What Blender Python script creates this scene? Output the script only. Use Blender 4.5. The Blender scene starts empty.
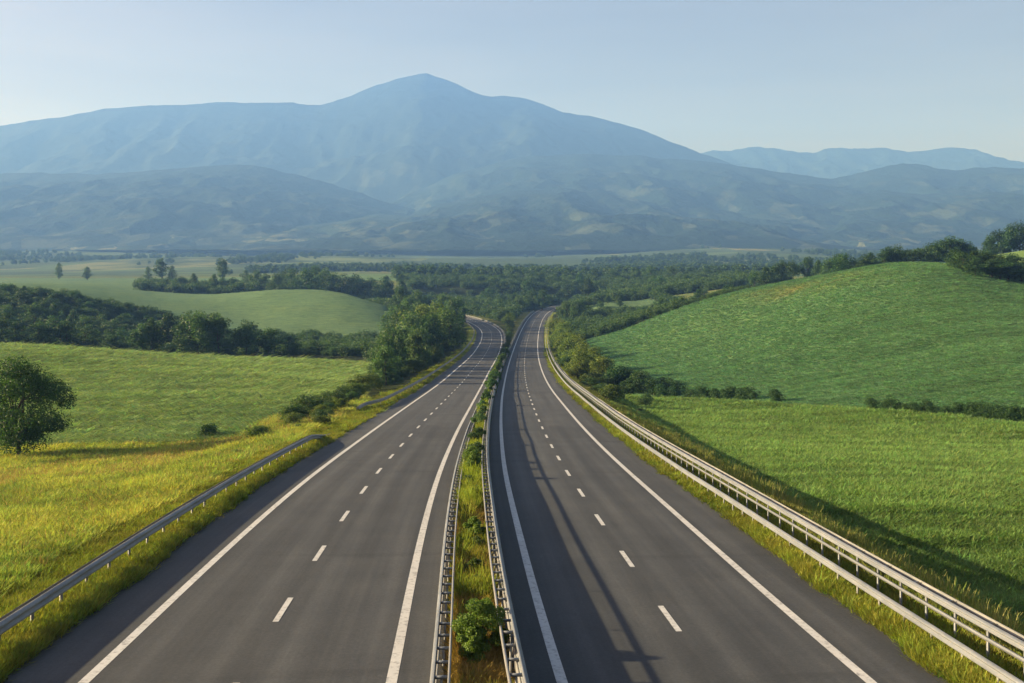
import bpy, math, random
import numpy as np
from mathutils import Vector

R = math.radians
random.seed(7)
rng = np.random.default_rng(11)
scene = bpy.context.scene
COL = scene.collection
F = 1000.0            # focal length in pixels of the 1024 px wide picture
HY = 280.0            # picture row of the true horizon

# ------------------------------------------------------------------ helpers
def link(name, me, mat=None, parent=None, kind=None):
    o = bpy.data.objects.new(name, me)
    COL.objects.link(o)
    if mat is not None:
        me.materials.append(mat)
    if parent is not None:
        o.parent = parent
    if kind:
        o['kind'] = kind
    return o

def tag(o, label, cat, group=None, kind=None):
    o['label'] = label
    o['category'] = cat
    if group: o['group'] = group
    if kind: o['kind'] = kind
    return o

def empty(name, loc):
    o = bpy.data.objects.new(name, None)
    o.empty_display_size = 0.5
    o.location = loc
    COL.objects.link(o)
    return o

def mesh_quads(name, V, Q, smooth=False):
    """V (n,3), Q (m,4) int arrays -> mesh"""
    me = bpy.data.meshes.new(name)
    V = np.asarray(V, np.float32); Q = np.asarray(Q, np.int32)
    me.vertices.add(len(V)); me.vertices.foreach_set('co', V.ravel())
    me.loops.add(Q.size); me.loops.foreach_set('vertex_index', Q.ravel())
    me.polygons.add(len(Q))
    me.polygons.foreach_set('loop_start', np.arange(0, Q.size, Q.shape[1], dtype=np.int32))
    me.polygons.foreach_set('loop_total', np.full(len(Q), Q.shape[1], np.int32))
    if smooth:
        me.polygons.foreach_set('use_smooth', np.ones(len(Q), bool))
    me.update(calc_edges=True)
    me.validate()
    return me

def fattr(me, name, data, dom='POINT'):
    a = me.attributes.new(name, 'FLOAT', dom)
    a.data.foreach_set('value', np.asarray(data, np.float32))

def cattr(me, name, data, dom='POINT'):
    a = me.attributes.new(name, 'FLOAT_COLOR', dom)
    d = np.ones((len(data), 4), np.float32); d[:, :3] = data
    a.data.foreach_set('color', d.ravel())

def grid_quads(nr, nc):
    i = np.arange((nr - 1) * (nc - 1)); r = i // (nc - 1); c = i % (nc - 1)
    a = r * nc + c
    return np.stack([a, a + 1, a + nc + 1, a + nc], 1)

def sstep(a, b, x):
    t = np.clip((x - a) / (b - a), 0, 1)
    return t * t * (3 - 2 * t)

class NoiseLattice:
    def __init__(self, seed):
        self.t = np.random.default_rng(seed).random((256, 256))
    def __call__(self, x, y):
        x = np.asarray(x, float); y = np.asarray(y, float)
        xi = np.floor(x).astype(int); yi = np.floor(y).astype(int)
        fx = x - xi; fy = y - yi
        fx = fx * fx * (3 - 2 * fx); fy = fy * fy * (3 - 2 * fy)
        g = lambda a, b: self.t[a % 256, b % 256]
        return ((g(xi, yi) * (1 - fx) + g(xi + 1, yi) * fx) * (1 - fy)
                + (g(xi, yi + 1) * (1 - fx) + g(xi + 1, yi + 1) * fx) * fy) * 2 - 1
NZ = NoiseLattice(3)
def fbm(x, y, oct=5, lac=2.03, gain=0.5):
    s = 0; a = 1.0; t = 0
    for k in range(oct):
        s = s + a * NZ(x + 17.3 * k, y - 9.1 * k); t += a
        x = x * lac; y = y * lac; a *= gain
    return s / t

# ------------------------------------------------------------------ materials
def new_mat(name):
    m = bpy.data.materials.new(name); m.use_nodes = True
    nt = m.node_tree; nt.nodes.clear()
    out = nt.nodes.new('ShaderNodeOutputMaterial')
    return m, nt, out

def N(nt, typ, **kw):
    n = nt.nodes.new(typ)
    ins = kw.pop('ins', {})
    for k, v in kw.items():
        setattr(n, k, v)
    for k, v in ins.items():
        if hasattr(v, 'is_output') or isinstance(v, bpy.types.NodeSocket):
            nt.links.new(v, n.inputs[k])
        else:
            n.inputs[k].default_value = v
    return n

def ramp(nt, fac, stops):
    n = nt.nodes.new('ShaderNodeValToRGB')
    e = n.color_ramp.elements
    while len(e) > 2: e.remove(e[-1])
    for i, (p, c) in enumerate(stops):
        el = e[i] if i < 2 else e.new(p)
        el.position = p
        el.color = (c, c, c, 1) if isinstance(c, (int, float)) else (*c, 1)
    nt.links.new(fac, n.inputs['Fac'])
    return n.outputs['Color']

def mixc(nt, fac, a, b, mode='MIX'):
    n = nt.nodes.new('ShaderNodeMix'); n.data_type = 'RGBA'; n.blend_type = mode
    for sock, v in ((n.inputs[0], fac), (n.inputs[6], a), (n.inputs[7], b)):
        if isinstance(v, bpy.types.NodeSocket): nt.links.new(v, sock)
        elif isinstance(v, (int, float)): sock.default_value = v
        else: sock.default_value = (*v, 1)
    return n.outputs[2]

def noise(nt, vec, scale, detail=4, rough=0.55, dist=0.0):
    n = N(nt, 'ShaderNodeTexNoise', ins={'Vector': vec, 'Scale': scale, 'Detail': detail, 'Roughness': rough, 'Distortion': dist})
    return n.outputs['Fac']

def mapping(nt, vec, scale=(1, 1, 1), rot=(0, 0, 0)):
    return N(nt, 'ShaderNodeMapping', ins={'Vector': vec, 'Scale': scale, 'Rotation': rot}).outputs[0]

def principled(nt, out, color, rough=0.8, metal=0.0, normal=None, spec=0.3):
    p = N(nt, 'ShaderNodeBsdfPrincipled')
    for sock, v in ((p.inputs['Base Color'], color), (p.inputs['Roughness'], rough), (p.inputs['Metallic'], metal)):
        if isinstance(v, bpy.types.NodeSocket): nt.links.new(v, sock)
        elif isinstance(v, (int, float)): sock.default_value = v
        else: sock.default_value = (*v, 1)
    p.inputs['Specular IOR Level'].default_value = spec
    if normal is not None: nt.links.new(normal, p.inputs['Normal'])
    nt.links.new(p.outputs[0], out.inputs['Surface'])
    return p

def bump(nt, h, strength=0.5, dist=0.1, normal=None):
    b = N(nt, 'ShaderNodeBump', ins={'Height': h, 'Strength': strength, 'Distance': dist})
    if normal is not None: nt.links.new(normal, b.inputs['Normal'])
    return b.outputs[0]

# ground: land-cover tint from the sheet, broken up by several noises
def make_ground_mat():
    m, nt, out = new_mat('ground_cover')
    pos = N(nt, 'ShaderNodeNewGeometry').outputs['Position']
    tint = N(nt, 'ShaderNodeAttribute', attribute_name='tint').outputs['Color']
    crop = N(nt, 'ShaderNodeAttribute', attribute_name='crop').outputs['Fac']
    wild = N(nt, 'ShaderNodeAttribute', attribute_name='wild').outputs['Fac']
    far = N(nt, 'ShaderNodeAttribute', attribute_name='far').outputs['Fac']
    big = noise(nt, pos, 0.02, 4)
    mid = noise(nt, pos, 0.22, 5, 0.6)
    # growth streaks run across the crop
    streak = noise(nt, mapping(nt, pos, (0.11, 0.62, 0.1), (0, 0, R(-6))), 1.0, 6, 0.68, 0.9)
    fine = noise(nt, pos, 2.6, 5, 0.7)
    strk2 = noise(nt, mapping(nt, pos, (0.35, 1.5, 0.3), (0, 0, R(-4))), 1.0, 4, 0.7, 0.6)
    streak = N(nt, 'ShaderNodeMath', operation='MULTIPLY_ADD', ins={0: strk2, 1: 0.5, 2: N(nt, 'ShaderNodeMath', operation='MULTIPLY', ins={0: streak, 1: 0.5}).outputs[0]}).outputs[0]
    c = mixc(nt, ramp(nt, big, [(0.3, 0.0), (0.7, 1.0)]), tint, (1.22, 1.08, 0.95), 'MULTIPLY')
    sv = ramp(nt, streak, [(0.34, (0.48, 0.58, 0.58)), (0.5, (1, 1, 1)), (0.66, (1.36, 1.25, 1.05))])
    n1 = nt.nodes.new('ShaderNodeMix'); n1.data_type = 'RGBA'; n1.blend_type = 'MULTIPLY'
    nt.links.new(crop, n1.inputs[0]); nt.links.new(c, n1.inputs[6]); nt.links.new(sv, n1.inputs[7])
    c = n1.outputs[2]
    wv = ramp(nt, mid, [(0.28, (0.45, 0.75, 0.7)), (0.5, (1, 1, 1)), (0.75, (1.4, 1.12, 0.85))])
    n2 = nt.nodes.new('ShaderNodeMix'); n2.data_type = 'RGBA'; n2.blend_type = 'MULTIPLY'
    nt.links.new(wild, n2.inputs[0]); nt.links.new(c, n2.inputs[6]); nt.links.new(wv, n2.inputs[7])
    c = n2.outputs[2]
    fv = ramp(nt, fine, [(0.25, (0.55, 0.6, 0.55)), (0.5, (1, 1, 1)), (0.8, (1.35, 1.3, 1.2))])
    c = mixc(nt, 0.8, c, fv, 'MULTIPLY')
    # far plain: patchwork of parcels, dark tones lightened in place of valley mist
    vor = N(nt, 'ShaderNodeTexVoronoi', ins={'Vector': mapping(nt, pos, (0.004, 0.0017, 0), (0, 0, R(18))), 'Scale': 1.0, 'Randomness': 0.9})
    vv = N(nt, 'ShaderNodeSeparateColor', ins={0: vor.outputs['Color']}).outputs[0]
    pc = ramp(nt, vv, [(0.0, (0.05, 0.08, 0.035)), (0.35, (0.08, 0.125, 0.05)), (0.6, (0.11, 0.165, 0.06)), (0.85, (0.16, 0.18, 0.075)), (1.0, (0.22, 0.21, 0.11))])
    pc = mixc(nt, ramp(nt, noise(nt, pos, 0.006, 5), [(0.42, 0.0), (0.55, 1.0)]), pc, (0.05, 0.08, 0.04))
    n3 = nt.nodes.new('ShaderNodeMix'); n3.data_type = 'RGBA'
    nt.links.new(far, n3.inputs[0]); nt.links.new(c, n3.inputs[6]); nt.links.new(pc, n3.inputs[7])
    c = n3.outputs[2]
    b1 = bump(nt, streak, 0.9, 0.9)
    b2 = bump(nt, fine, 0.9, 0.30, b1)
    principled(nt, out, c, 0.95, 0, b2, 0.05)
    return m

def make_asphalt():
    m, nt, out = new_mat('asphalt')
    uv = N(nt, 'ShaderNodeUVMap', uv_map='road').outputs[0]
    sep = N(nt, 'ShaderNodeSeparateXYZ', ins={0: uv})
    lat = sep.outputs[0]
    pos = N(nt, 'ShaderNodeNewGeometry').outputs['Position']
    long_ = noise(nt, mapping(nt, uv, (1.6, 0.03, 1)), 1.0, 5, 0.6)
    blotch = noise(nt, pos, 0.35, 5, 0.6)
    grain = noise(nt, pos, 11.0, 5, 0.8)
    base = ramp(nt, long_, [(0.25, (0.032, 0.035, 0.039)), (0.5, (0.049, 0.052, 0.055)), (0.78, (0.072, 0.075, 0.077))])
    base = mixc(nt, 0.75, base, ramp(nt, blotch, [(0.25, (0.72, 0.73, 0.76)), (0.75, (1.25, 1.22, 1.18))]), 'MULTIPLY')
    base = mixc(nt, 0.8, base, ramp(nt, grain, [(0.25, 0.6), (0.5, 1.0), (0.8, 1.5)]), 'MULTIPLY')
    # wheel tracks polished lighter, oil line darker between them: periodic over the 3.6 m lanes
    w = N(nt, 'ShaderNodeMath', operation='MULTIPLY', ins={0: lat, 1: 2 * math.pi / 1.8}).outputs[0]
    w = N(nt, 'ShaderNodeMath', operation='COSINE', ins={0: w}).outputs[0]
    w = N(nt, 'ShaderNodeMath', operation='MULTIPLY_ADD', ins={0: w, 1: -0.5, 2: 0.5}).outputs[0]
    base = mixc(nt, 0.5, base, ramp(nt, w, [(0.0, 0.76), (1.0, 1.16)]), 'MULTIPLY')
    # paving seams and sealed cracks
    seam = noise(nt, mapping(nt, uv, (0.06, 0.55, 1)), 1.0, 2, 0.4)
    base = mixc(nt, 0.35, base, ramp(nt, seam, [(0.30, 0.55), (0.36, 1.0)]), 'MULTIPLY')
    cell = N(nt, 'ShaderNodeTexVoronoi', distance='CHEBYCHEV', ins={'Vector': mapping(nt, uv, (0.28, 0.035, 1)), 'Scale': 1.0, 'Randomness': 0.8})
    cv = N(nt, 'ShaderNodeSeparateColor', ins={0: cell.outputs['Color']}).outputs[0]
    base = mixc(nt, 1.0, base, ramp(nt, cv, [(0.0, 0.93), (0.5, 1.0), (0.84, 1.06), (0.88, 0.84), (1.0, 0.80)]), 'MULTIPLY')
    spill = noise(nt, mapping(nt, uv, (0.9, 0.16, 1)), 1.0, 4, 0.6)
    base = mixc(nt, 0.6, base, ramp(nt, spill, [(0.62, 1.0), (0.72, 0.72)]), 'MULTIPLY')
    b = bump(nt, grain, 0.5, 0.02)
    principled(nt, out, base, 0.78, 0, b, 0.3)
    return m

def make_paint():
    m, nt, out = new_mat('road_paint')
    pos = N(nt, 'ShaderNodeNewGeometry').outputs['Position']
    n = noise(nt, pos, 6.0, 6, 0.7)
    g = noise(nt, pos, 0.6, 4, 0.6)
    c = mixc(nt, ramp(nt, n, [(0.33, 0.0), (0.50, 1.0)]), (0.25, 0.245, 0.24), (0.52, 0.515, 0.50))
    c = mixc(nt, 0.5, c, ramp(nt, g, [(0.3, 0.75), (0.7, 1.1)]), 'MULTIPLY')
    principled(nt, out, c, 0.6)
    return m

def make_steel(name, c0, c1, metal=0.55, rough=0.42):
    m, nt, out = new_mat(name)
    pos = N(nt, 'ShaderNodeNewGeometry').outputs['Position']
    n = noise(nt, mapping(nt, pos, (1, 0.35, 3)), 1.7, 6, 0.65)
    s = noise(nt, pos, 9.0, 5, 0.7)
    c = mixc(nt, ramp(nt, n, [(0.3, 0.0), (0.7, 1.0)]), c0, c1)
    c = mixc(nt, ramp(nt, s, [(0.62, 0.0), (0.78, 0.6)]), c, (0.22, 0.15, 0.10))
    principled(nt, out, c, ramp(nt, s, [(0.3, rough - 0.08), (0.7, rough + 0.15)]), metal, bump(nt, s, 0.15, 0.02), 0.5)
    return m

def make_leaf(name, dark, light, trans=0.35):
    m, nt, out = new_mat(name)
    v = N(nt, 'ShaderNodeAttribute', attribute_name='lv').outputs['Fac']
    oi = N(nt, 'ShaderNodeObjectInfo')
    c = mixc(nt, v, dark, light)
    c = mixc(nt, 1.0, c, oi.outputs['Color'], 'MULTIPLY')
    p = N(nt, 'ShaderNodeBsdfPrincipled', ins={'Base Color': c, 'Roughness': 0.6, 'Specular IOR Level': 0.25})
    t = N(nt, 'ShaderNodeBsdfTranslucent', ins={'Color': mixc(nt, 1.0, c, (1.15, 1.2, 0.55), 'MULTIPLY')})
    mx = N(nt, 'ShaderNodeMixShader', ins={0: trans})
    nt.links.new(p.outputs[0], mx.inputs[1]); nt.links.new(t.outputs[0], mx.inputs[2])
    nt.links.new(mx.outputs[0], out.inputs['Surface'])
    return m

def make_grass_mat():
    m, nt, out = new_mat('grass_blades')
    c = N(nt, 'ShaderNodeAttribute', attribute_name='gcol', attribute_type='INSTANCER').outputs['Color']
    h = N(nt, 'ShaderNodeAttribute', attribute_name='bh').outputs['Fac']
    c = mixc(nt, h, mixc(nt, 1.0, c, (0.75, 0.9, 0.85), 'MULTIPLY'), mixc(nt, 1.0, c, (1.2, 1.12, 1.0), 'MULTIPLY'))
    d = N(nt, 'ShaderNodeBsdfDiffuse', ins={'Color': c})
    t = N(nt, 'ShaderNodeBsdfTranslucent', ins={'Color': mixc(nt, 1.0, c, (1.1, 1.1, 0.6), 'MULTIPLY')})
    mx = N(nt, 'ShaderNodeMixShader', ins={0: 0.35})
    nt.links.new(d.outputs[0], mx.inputs[1]); nt.links.new(t.outputs[0], mx.inputs[2])
    nt.links.new(mx.outputs[0], out.inputs['Surface'])
    return m

def make_bark():
    m, nt, out = new_mat('bark')
    pos = N(nt, 'ShaderNodeTexCoord').outputs['Object']
    n = noise(nt, mapping(nt, pos, (6, 6, 1.2)), 1.5, 6, 0.7)
    c = ramp(nt, n, [(0.3, (0.03, 0.024, 0.018)), (0.7, (0.10, 0.082, 0.06))])
    principled(nt, out, c, 0.95, 0, bump(nt, n, 0.8, 0.05), 0.1)
    return m

def make_mountain(name, forest, meadow, scale, patch, con=0.45, bd=14.0):
    m, nt, out = new_mat(name)
    pos = N(nt, 'ShaderNodeNewGeometry').outputs['Position']
    low = N(nt, 'ShaderNodeAttribute', attribute_name='low').outputs['Fac']
    n = noise(nt, pos, scale, 7, 0.62)
    n2 = noise(nt, pos, scale * 7, 6, 0.7)
    c = mixc(nt, ramp(nt, n2, [(0.3, 0.0), (0.7, 1.0)]), tuple(x * (1 - con) for x in forest), tuple(x * (1 + con) for x in forest))
    vor = N(nt, 'ShaderNodeTexVoronoi', ins={'Vector': mapping(nt, pos, (1, 0.45, 1)), 'Scale': scale * 2.2})
    vv = N(nt, 'ShaderNodeSeparateColor', ins={0: vor.outputs['Color']}).outputs[0]
    f = N(nt, 'ShaderNodeMath', operation='MULTIPLY', ins={0: ramp(nt, vv, [(patch, 0.0), (patch + 0.04, 1.0)]), 1: ramp(nt, n, [(0.42, 0.0), (0.55, 1.0)])}).outputs[0]
    f = N(nt, 'ShaderNodeMath', operation='MULTIPLY', ins={0: f, 1: low}).outputs[0]
    c = mixc(nt, f, c, mixc(nt, vv, tuple(x * 0.6 for x in meadow), tuple(x * 1.2 for x in meadow)))
    principled(nt, out, c, 0.95, 0, bump(nt, n2, 1.0, bd), 0.05)
    return m

M_ground = make_ground_mat()
M_asphalt = make_asphalt()
M_paint = make_paint()
M_steel = make_steel('galvanised_steel', (0.120, 0.133, 0.150), (0.215, 0.228, 0.245), 0.3, 0.5)
M_steel2 = make_steel('weathered_steel', (0.15, 0.155, 0.16), (0.28, 0.275, 0.265), 0.3, 0.55)
M_leaf = make_leaf('broadleaf_foliage', (0.017, 0.045, 0.016), (0.072, 0.138, 0.040))
M_leaf_y = make_leaf('yellowish_foliage', (0.042, 0.075, 0.014), (0.128, 0.182, 0.036))
M_bark = make_bark()
M_grass = make_grass_mat()

# ------------------------------------------------------------------ roads: centre lines and profile
PROF = np.array([(-60, -6.0), (-30, -7.2), (0, -8.35), (23, -9.38), (32, -9.80), (50, -10.70), (77, -12.32), (116, -14.45), (160, -16.85),
                 (215, -19.0), (280, -20.6), (340, -21.0), (424, -20.3), (500, -18.9), (600, -17.3), (700, -15.6), (900, -12)])
RL = np.array([(-60, -2.9), (-30, -4.3), (0, -5.5), (23.2, -6.4), (33.8, -6.95), (52, -7.65), (77, -8.15), (117, -8.3), (150, -8.4), (200, -8.3),
               (295, -7.2), (360, -7.3), (410, -9.2), (450, -13.7), (485, -20.5), (525, -31), (565, -45), (610, -66), (660, -98)])
RR = np.array([(-60, 12.6), (-30, 9.2), (0, 6.5), (23.7, 4.75), (30.5, 4.35), (39.3, 3.95), (56.5, 3.25), (77, 2.8), (121, 2.35), (170, 2.35), (222, 2.75),
               (345, 5.3), (430, 8.4), (500, 12.2), (560, 17), (610, 24), (650, 34), (690, 50), (730, 74)])

def cubic(tab, y):
    """monotone-ish cubic (Catmull-Rom with non uniform knots)"""
    x, f = tab[:, 0], tab[:, 1]
    d = np.gradient(f, x)
    i = np.clip(np.searchsorted(x, y) - 1, 0, len(x) - 2)
    h = x[i + 1] - x[i]; t = np.clip((y - x[i]) / h, 0, 1)
    h00 = 2*t**3 - 3*t**2 + 1; h10 = t**3 - 2*t**2 + t; h01 = -2*t**3 + 3*t**2; h11 = t**3 - t**2
    return h00*f[i] + h10*h*d[i] + h01*f[i+1] + h11*h*d[i+1]

def smooth_path(tab, y1):
    y = np.arange(-55, y1, 1.0)
    x = cubic(tab, y); z = cubic(PROF, y)
    for _ in range(60):
        x[1:-1] = 0.25*x[:-2] + 0.5*x[1:-1] + 0.25*x[2:]
        z[1:-1] = 0.25*z[:-2] + 0.5*z[1:-1] + 0.25*z[2:]
    p = np.stack([x, y, z], 1)
    t = np.gradient(p[:, :2], axis=0); t /= np.linalg.norm(t, axis=1)[:, None]
    n = np.stack([t[:, 1], -t[:, 0]], 1)         # to the right of travel
    s = np.concatenate([[0], np.cumsum(np.linalg.norm(np.diff(p, axis=0), axis=1))])
    return dict(p=p, n=n, s=s, y=y)
PL = smooth_path(RL, 655)
PR = smooth_path(RR, 725)
HALF = 3.6
# asphalt edges, metres from the centre line
L_OUT, L_IN = -HALF - 2.1, HALF + 1.45
R_IN, R_OUT = -HALF - 1.35, HALF + 2.05

def path_pts(P, off, y0, y1, step=1, dz=0.0):
    k = np.where((P['y'] >= y0) & (P['y'] <= y1))[0][::step]
    q = P['p'][k].copy()
    o = off if np.isscalar(off) else off(P['y'][k])
    o = np.broadcast_to(o, (len(k),))
    q[:, :2] += P['n'][k] * o[:, None]
    q[:, 2] += dz
    return q, P['n'][k], P['s'][k]

def strip(name, P, offs, y0, y1, step, dz, mat, parent=None, kind=None):
    k = np.where((P['y'] >= y0) & (P['y'] <= y1))[0][::step]
    V = []; UV = []
    for o in offs:
        q = P['p'][k].copy(); q[:, :2] += P['n'][k] * o; q[:, 2] += dz - 0.012 * abs(o) * 0.5
        V.append(q); UV.append(np.stack([np.full(len(k), o), P['s'][k]], 1))
    V = np.stack(V, 1).reshape(-1, 3); UV = np.stack(UV, 1).reshape(-1, 2)
    Q = grid_quads(len(k), len(offs))
    me = mesh_quads(name, V, Q, True)
    uvl = me.uv_layers.new(name='road')
    uvl.data.foreach_set('uv', UV[Q.ravel()].astype(np.float32).ravel())
    return link(name, me, mat, parent, kind)

road_l = strip('road', PL, np.linspace(L_OUT, L_IN, 9), -50, 650, 1, 0, M_asphalt, None, 'structure')
road_r = strip('road', PR, np.linspace(R_IN, R_OUT, 9), -50, 720, 1, 0, M_asphalt, None, 'structure')
for P, rd, ph in ((PL, road_l, 29.4), (PR, road_r, 28.5)):
    ymax = P['y'][-1] - 6
    for sgn in (-1, 1):
        strip('edge_line', P, [sgn*HALF - 0.13, sgn*HALF + 0.13], -48, ymax, 1, 0.006, M_paint, rd)
    # dashes of the lane line: a painted pattern
    V = []; Q = []
    S = P['s']; s0 = np.interp(ph, P['y'], S)
    for k in range(-7, 85):
        a = s0 + k * 7.35
        if a + 1.3 > S[-1] - 8: break
        ss = np.array([a - 1.25, a, a + 1.25])
        c = np.stack([np.interp(ss, S, P['p'][:, j]) for j in range(3)], 1)
        n = np.stack([np.interp(ss, S, P['n'][:, j]) for j in range(2)], 1)
        b = len(V) and sum(len(v) for v in V)
        for w in (-0.085, 0.085):
            q = c.copy(); q[:, :2] += n * w; q[:, 2] += 0.006
            V.append(q)
        Q += [[b, b + 3, b + 4, b + 1], [b + 1, b + 4, b + 5, b + 2]]
    link('dashed_lane_line', mesh_quads('dashes', np.concatenate(V), Q), M_paint, rd)

# ------------------------------------------------------------------ terrain
def W(px, py, D):
    return ((px - 512) * D / F, D, (HY - py) * D / F)
ctrl = [W(*c) for c in [
    # left meadow and field
    (-150, 620, 30), (0, 600, 30), (0, 520, 46), (150, 520, 46), (0, 460, 85), (-150, 470, 85), (150, 445, 92), (200, 470, 70), (0, 430, 103), (250, 430, 98),
    (0, 400, 132), (200, 400, 128), (300, 408, 116), (340, 385, 155), (100, 375, 168), (-200, 395, 132), (-150, 350, 230),
    (0, 344, 230), (90, 350, 230), (180, 356.5, 230), (270, 362, 222), (350, 368, 212),
    # left forested hill
    (0, 304, 370), (50, 303, 380), (-100, 297, 380), (120, 319, 375), (200, 338, 365), (-60, 330, 320), (30, 335, 320),
    # grassy hill behind it
    (310, 289, 500), (260, 293, 490), (350, 292, 500), (385, 303, 470), (210, 302, 470), (320, 315, 430), (250, 318, 430), (330, 338, 385), (260, 336, 385), (390, 325, 420),
    (150, 293, 560), (80, 285, 600), (20, 284, 620), (-100, 284, 620), (200, 296, 560),
    # centre
    (500, 303, 620), (440, 303, 600), (420, 296, 680), (560, 300, 660), (600, 300, 520), (590, 306, 500), (640, 303, 520), (560, 286, 760), (480, 284, 760), (640, 288, 700),
    (400, 284, 760), (320, 284, 740), (250, 287, 720), (150, 284, 760),
    # right lower field
    (1024, 600, 38), (1150, 560, 40), (900, 500, 53), (1000, 470, 71), (860, 450, 83), (760, 430, 106), (1024, 425, 104), (1180, 430, 104), (800, 406, 131), (660, 399, 163), (900, 415, 118),
    # right upper hill
    (900, 266, 262), (870, 268, 270), (940, 267, 255), (1024, 290, 236), (820, 281, 282), (760, 290, 305), (700, 301, 330), (650, 317, 338), (600, 335, 335),
    (800, 340, 200), (900, 340, 180), (900, 300, 222), (1000, 340, 165), (1000, 303, 212), (700, 370, 212), (700, 340, 256), (780, 310, 262), (640, 370, 228), (620, 352, 275), (900, 380, 145), (1024, 380, 130), (1150, 330, 180), (1150, 290, 240),
    (880, 270, 330), (950, 268, 320), (1024, 256, 345), (1024, 250, 400), (1150, 245, 380), (980, 262, 330), (850, 276, 360), (760, 289, 380), (700, 300, 400),
    (900, 275, 480), (1000, 268, 480), (760, 286, 520), (1100, 262, 480),
    # far plain
    (-200, 278, 1000), (0, 278, 1000), (250, 277, 1000), (512, 276, 1000), (760, 275, 1000), (1024, 272, 900), (1300, 268, 900),
    (-200, 272, 1600), (0, 272, 1600), (512, 270, 1600), (1024, 266, 1600), (1300, 264, 1600),
    (-300, 258, 2600), (0, 258, 2600), (512, 256, 2600), (1024, 254, 2600), (1400, 250, 2600),
    (-300, 252, 4000), (0, 252, 4000), (512, 252, 4000), (1024, 252, 4000), (1400, 252, 4000),
    (-300, 262, 9000), (512, 262, 9000), (1400, 262, 9000),
]]
ctrl += [(-130, 300, -20.5), (-90, 300, -21.5), (-50, 300, -21.5), (-100, 268, -19.8), (-60, 262, -20), (-160, 275, -18.5), (-40, 340, -22), (-30, 300, -21.0), (-45, 400, -22),
         (75, 400, -14), (40, 430, -19), (60, 480, -16), (110, 380, -3), (-40, -20, -8.5), (40, -20, -9), (-40, 10, -9.3), (40, 10, -10.2), (-70, 40, -10.5), (90, 60, -12), (-30, 480, -21), (-60, 500, -18), (-90, 560, -14)]
for y in range(-20, 640, 22):
    i = y + 55
    if i < len(PL['p']):
        q = PL['p'][i]; n = PL['n'][i]
        ctrl.append((q[0] + n[0]*(L_OUT-7), q[1] + n[1]*(L_OUT-7), q[2] - 0.6))
    q = PR['p'][i]; n = PR['n'][i]
    ctrl.append((q[0] + n[0]*(R_OUT+8), q[1] + n[1]*(R_OUT+8), q[2] - (1.35 if y < 250 else 0.6)))
ctrl = np.array(ctrl)
AOFF = 40.0
def coords(X, Y):
    return np.stack([2.2 * X / (Y + AOFF), np.log(Y + AOFF)], -1)
def tps(r2):
    return 0.5 * r2 * np.log(np.maximum(r2, 1e-12))
C = coords(ctrl[:, 0], ctrl[:, 1])
# heights are interpolated as visual slopes so that near and far detail weigh alike
wz = (ctrl[:, 1] + AOFF)
vals = ctrl[:, 2] / wz
n = len(C)
d2 = ((C[:, None] - C[None]) ** 2).sum(-1)
A = np.zeros((n + 3, n + 3)); A[:n, :n] = tps(d2) + np.eye(n) * 0.004
A[:n, n] = 1; A[:n, n+1:] = C; A[n, :n] = 1; A[n+1:, :n] = C.T
sol = np.linalg.solve(A, np.concatenate([vals, [0, 0, 0]]))
def base_height(X, Y):
    out = np.empty(X.shape)
    P = coords(X, Y).reshape(-1, 2); o = out.reshape(-1)
    for a in range(0, len(P), 20000):
        p = P[a:a+20000]
        k = tps(((p[:, None] - C[None]) ** 2).sum(-1))
        o[a:a+20000] = k @ sol[:n] + sol[n] + p @ sol[n+1:]
    return out * (Y + AOFF)

NR, NC = 900, 520
va = np.linspace(math.log(13), math.log(9300 + AOFF), NR)
ua = np.linspace(-1.05, 1.05, NC)
YY = np.repeat((np.exp(va) - AOFF)[:, None], NC, 1)
XX = ua[None] * (YY + AOFF)
ZZ = base_height(XX, YY)
def nearest(P, X, Y):
    """signed lateral offset (right positive) and road height at the nearest path point"""
    p = P['p'][::2, :2]; sh = X.shape
    x = X.ravel(); y = Y.ravel(); idx = np.empty(len(x), int)
    for a in range(0, len(x), 40000):
        d = (x[a:a+40000, None] - p[None, :, 0])**2 + (y[a:a+40000, None] - p[None, :, 1])**2
        idx[a:a+40000] = d.argmin(1) * 2
    q = P['p'][idx]; nn = P['n'][idx]
    lat = (x - q[:, 0]) * nn[:, 0] + (y - q[:, 1]) * nn[:, 1]
    dist = np.hypot(x - q[:, 0], y - q[:, 1])
    lat = np.where(dist > np.abs(lat) + 3, np.sign(lat) * dist, lat)
    return lat.reshape(sh), q[:, 2].reshape(sh)
rows = np.where(YY[:, 0] < 800)[0]; nr0 = rows[-1] + 1
latL = np.full(XX.shape, -999.0); latR = np.full(XX.shape, 999.0)
zL = np.zeros(XX.shape); zR = np.zeros(XX.shape)
latL[:nr0], zL[:nr0] = nearest(PL, XX[:nr0], YY[:nr0])
latR[:nr0], zR[:nr0] = nearest(PR, XX[:nr0], YY[:nr0])
# small relief
rough = 0.22 * fbm(XX * 0.05, YY * 0.05, 4) + 0.05 * fbm(XX * 0.5, YY * 0.5, 3)
ZZ = ZZ + rough * np.clip(1 + YY / 200, 0.5, 3)
bumpy = sstep(1100, 2600, YY)
ZZ = ZZ + bumpy * (22 * fbm(XX * 0.0016, YY * 0.0016, 5) + 10)
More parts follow.
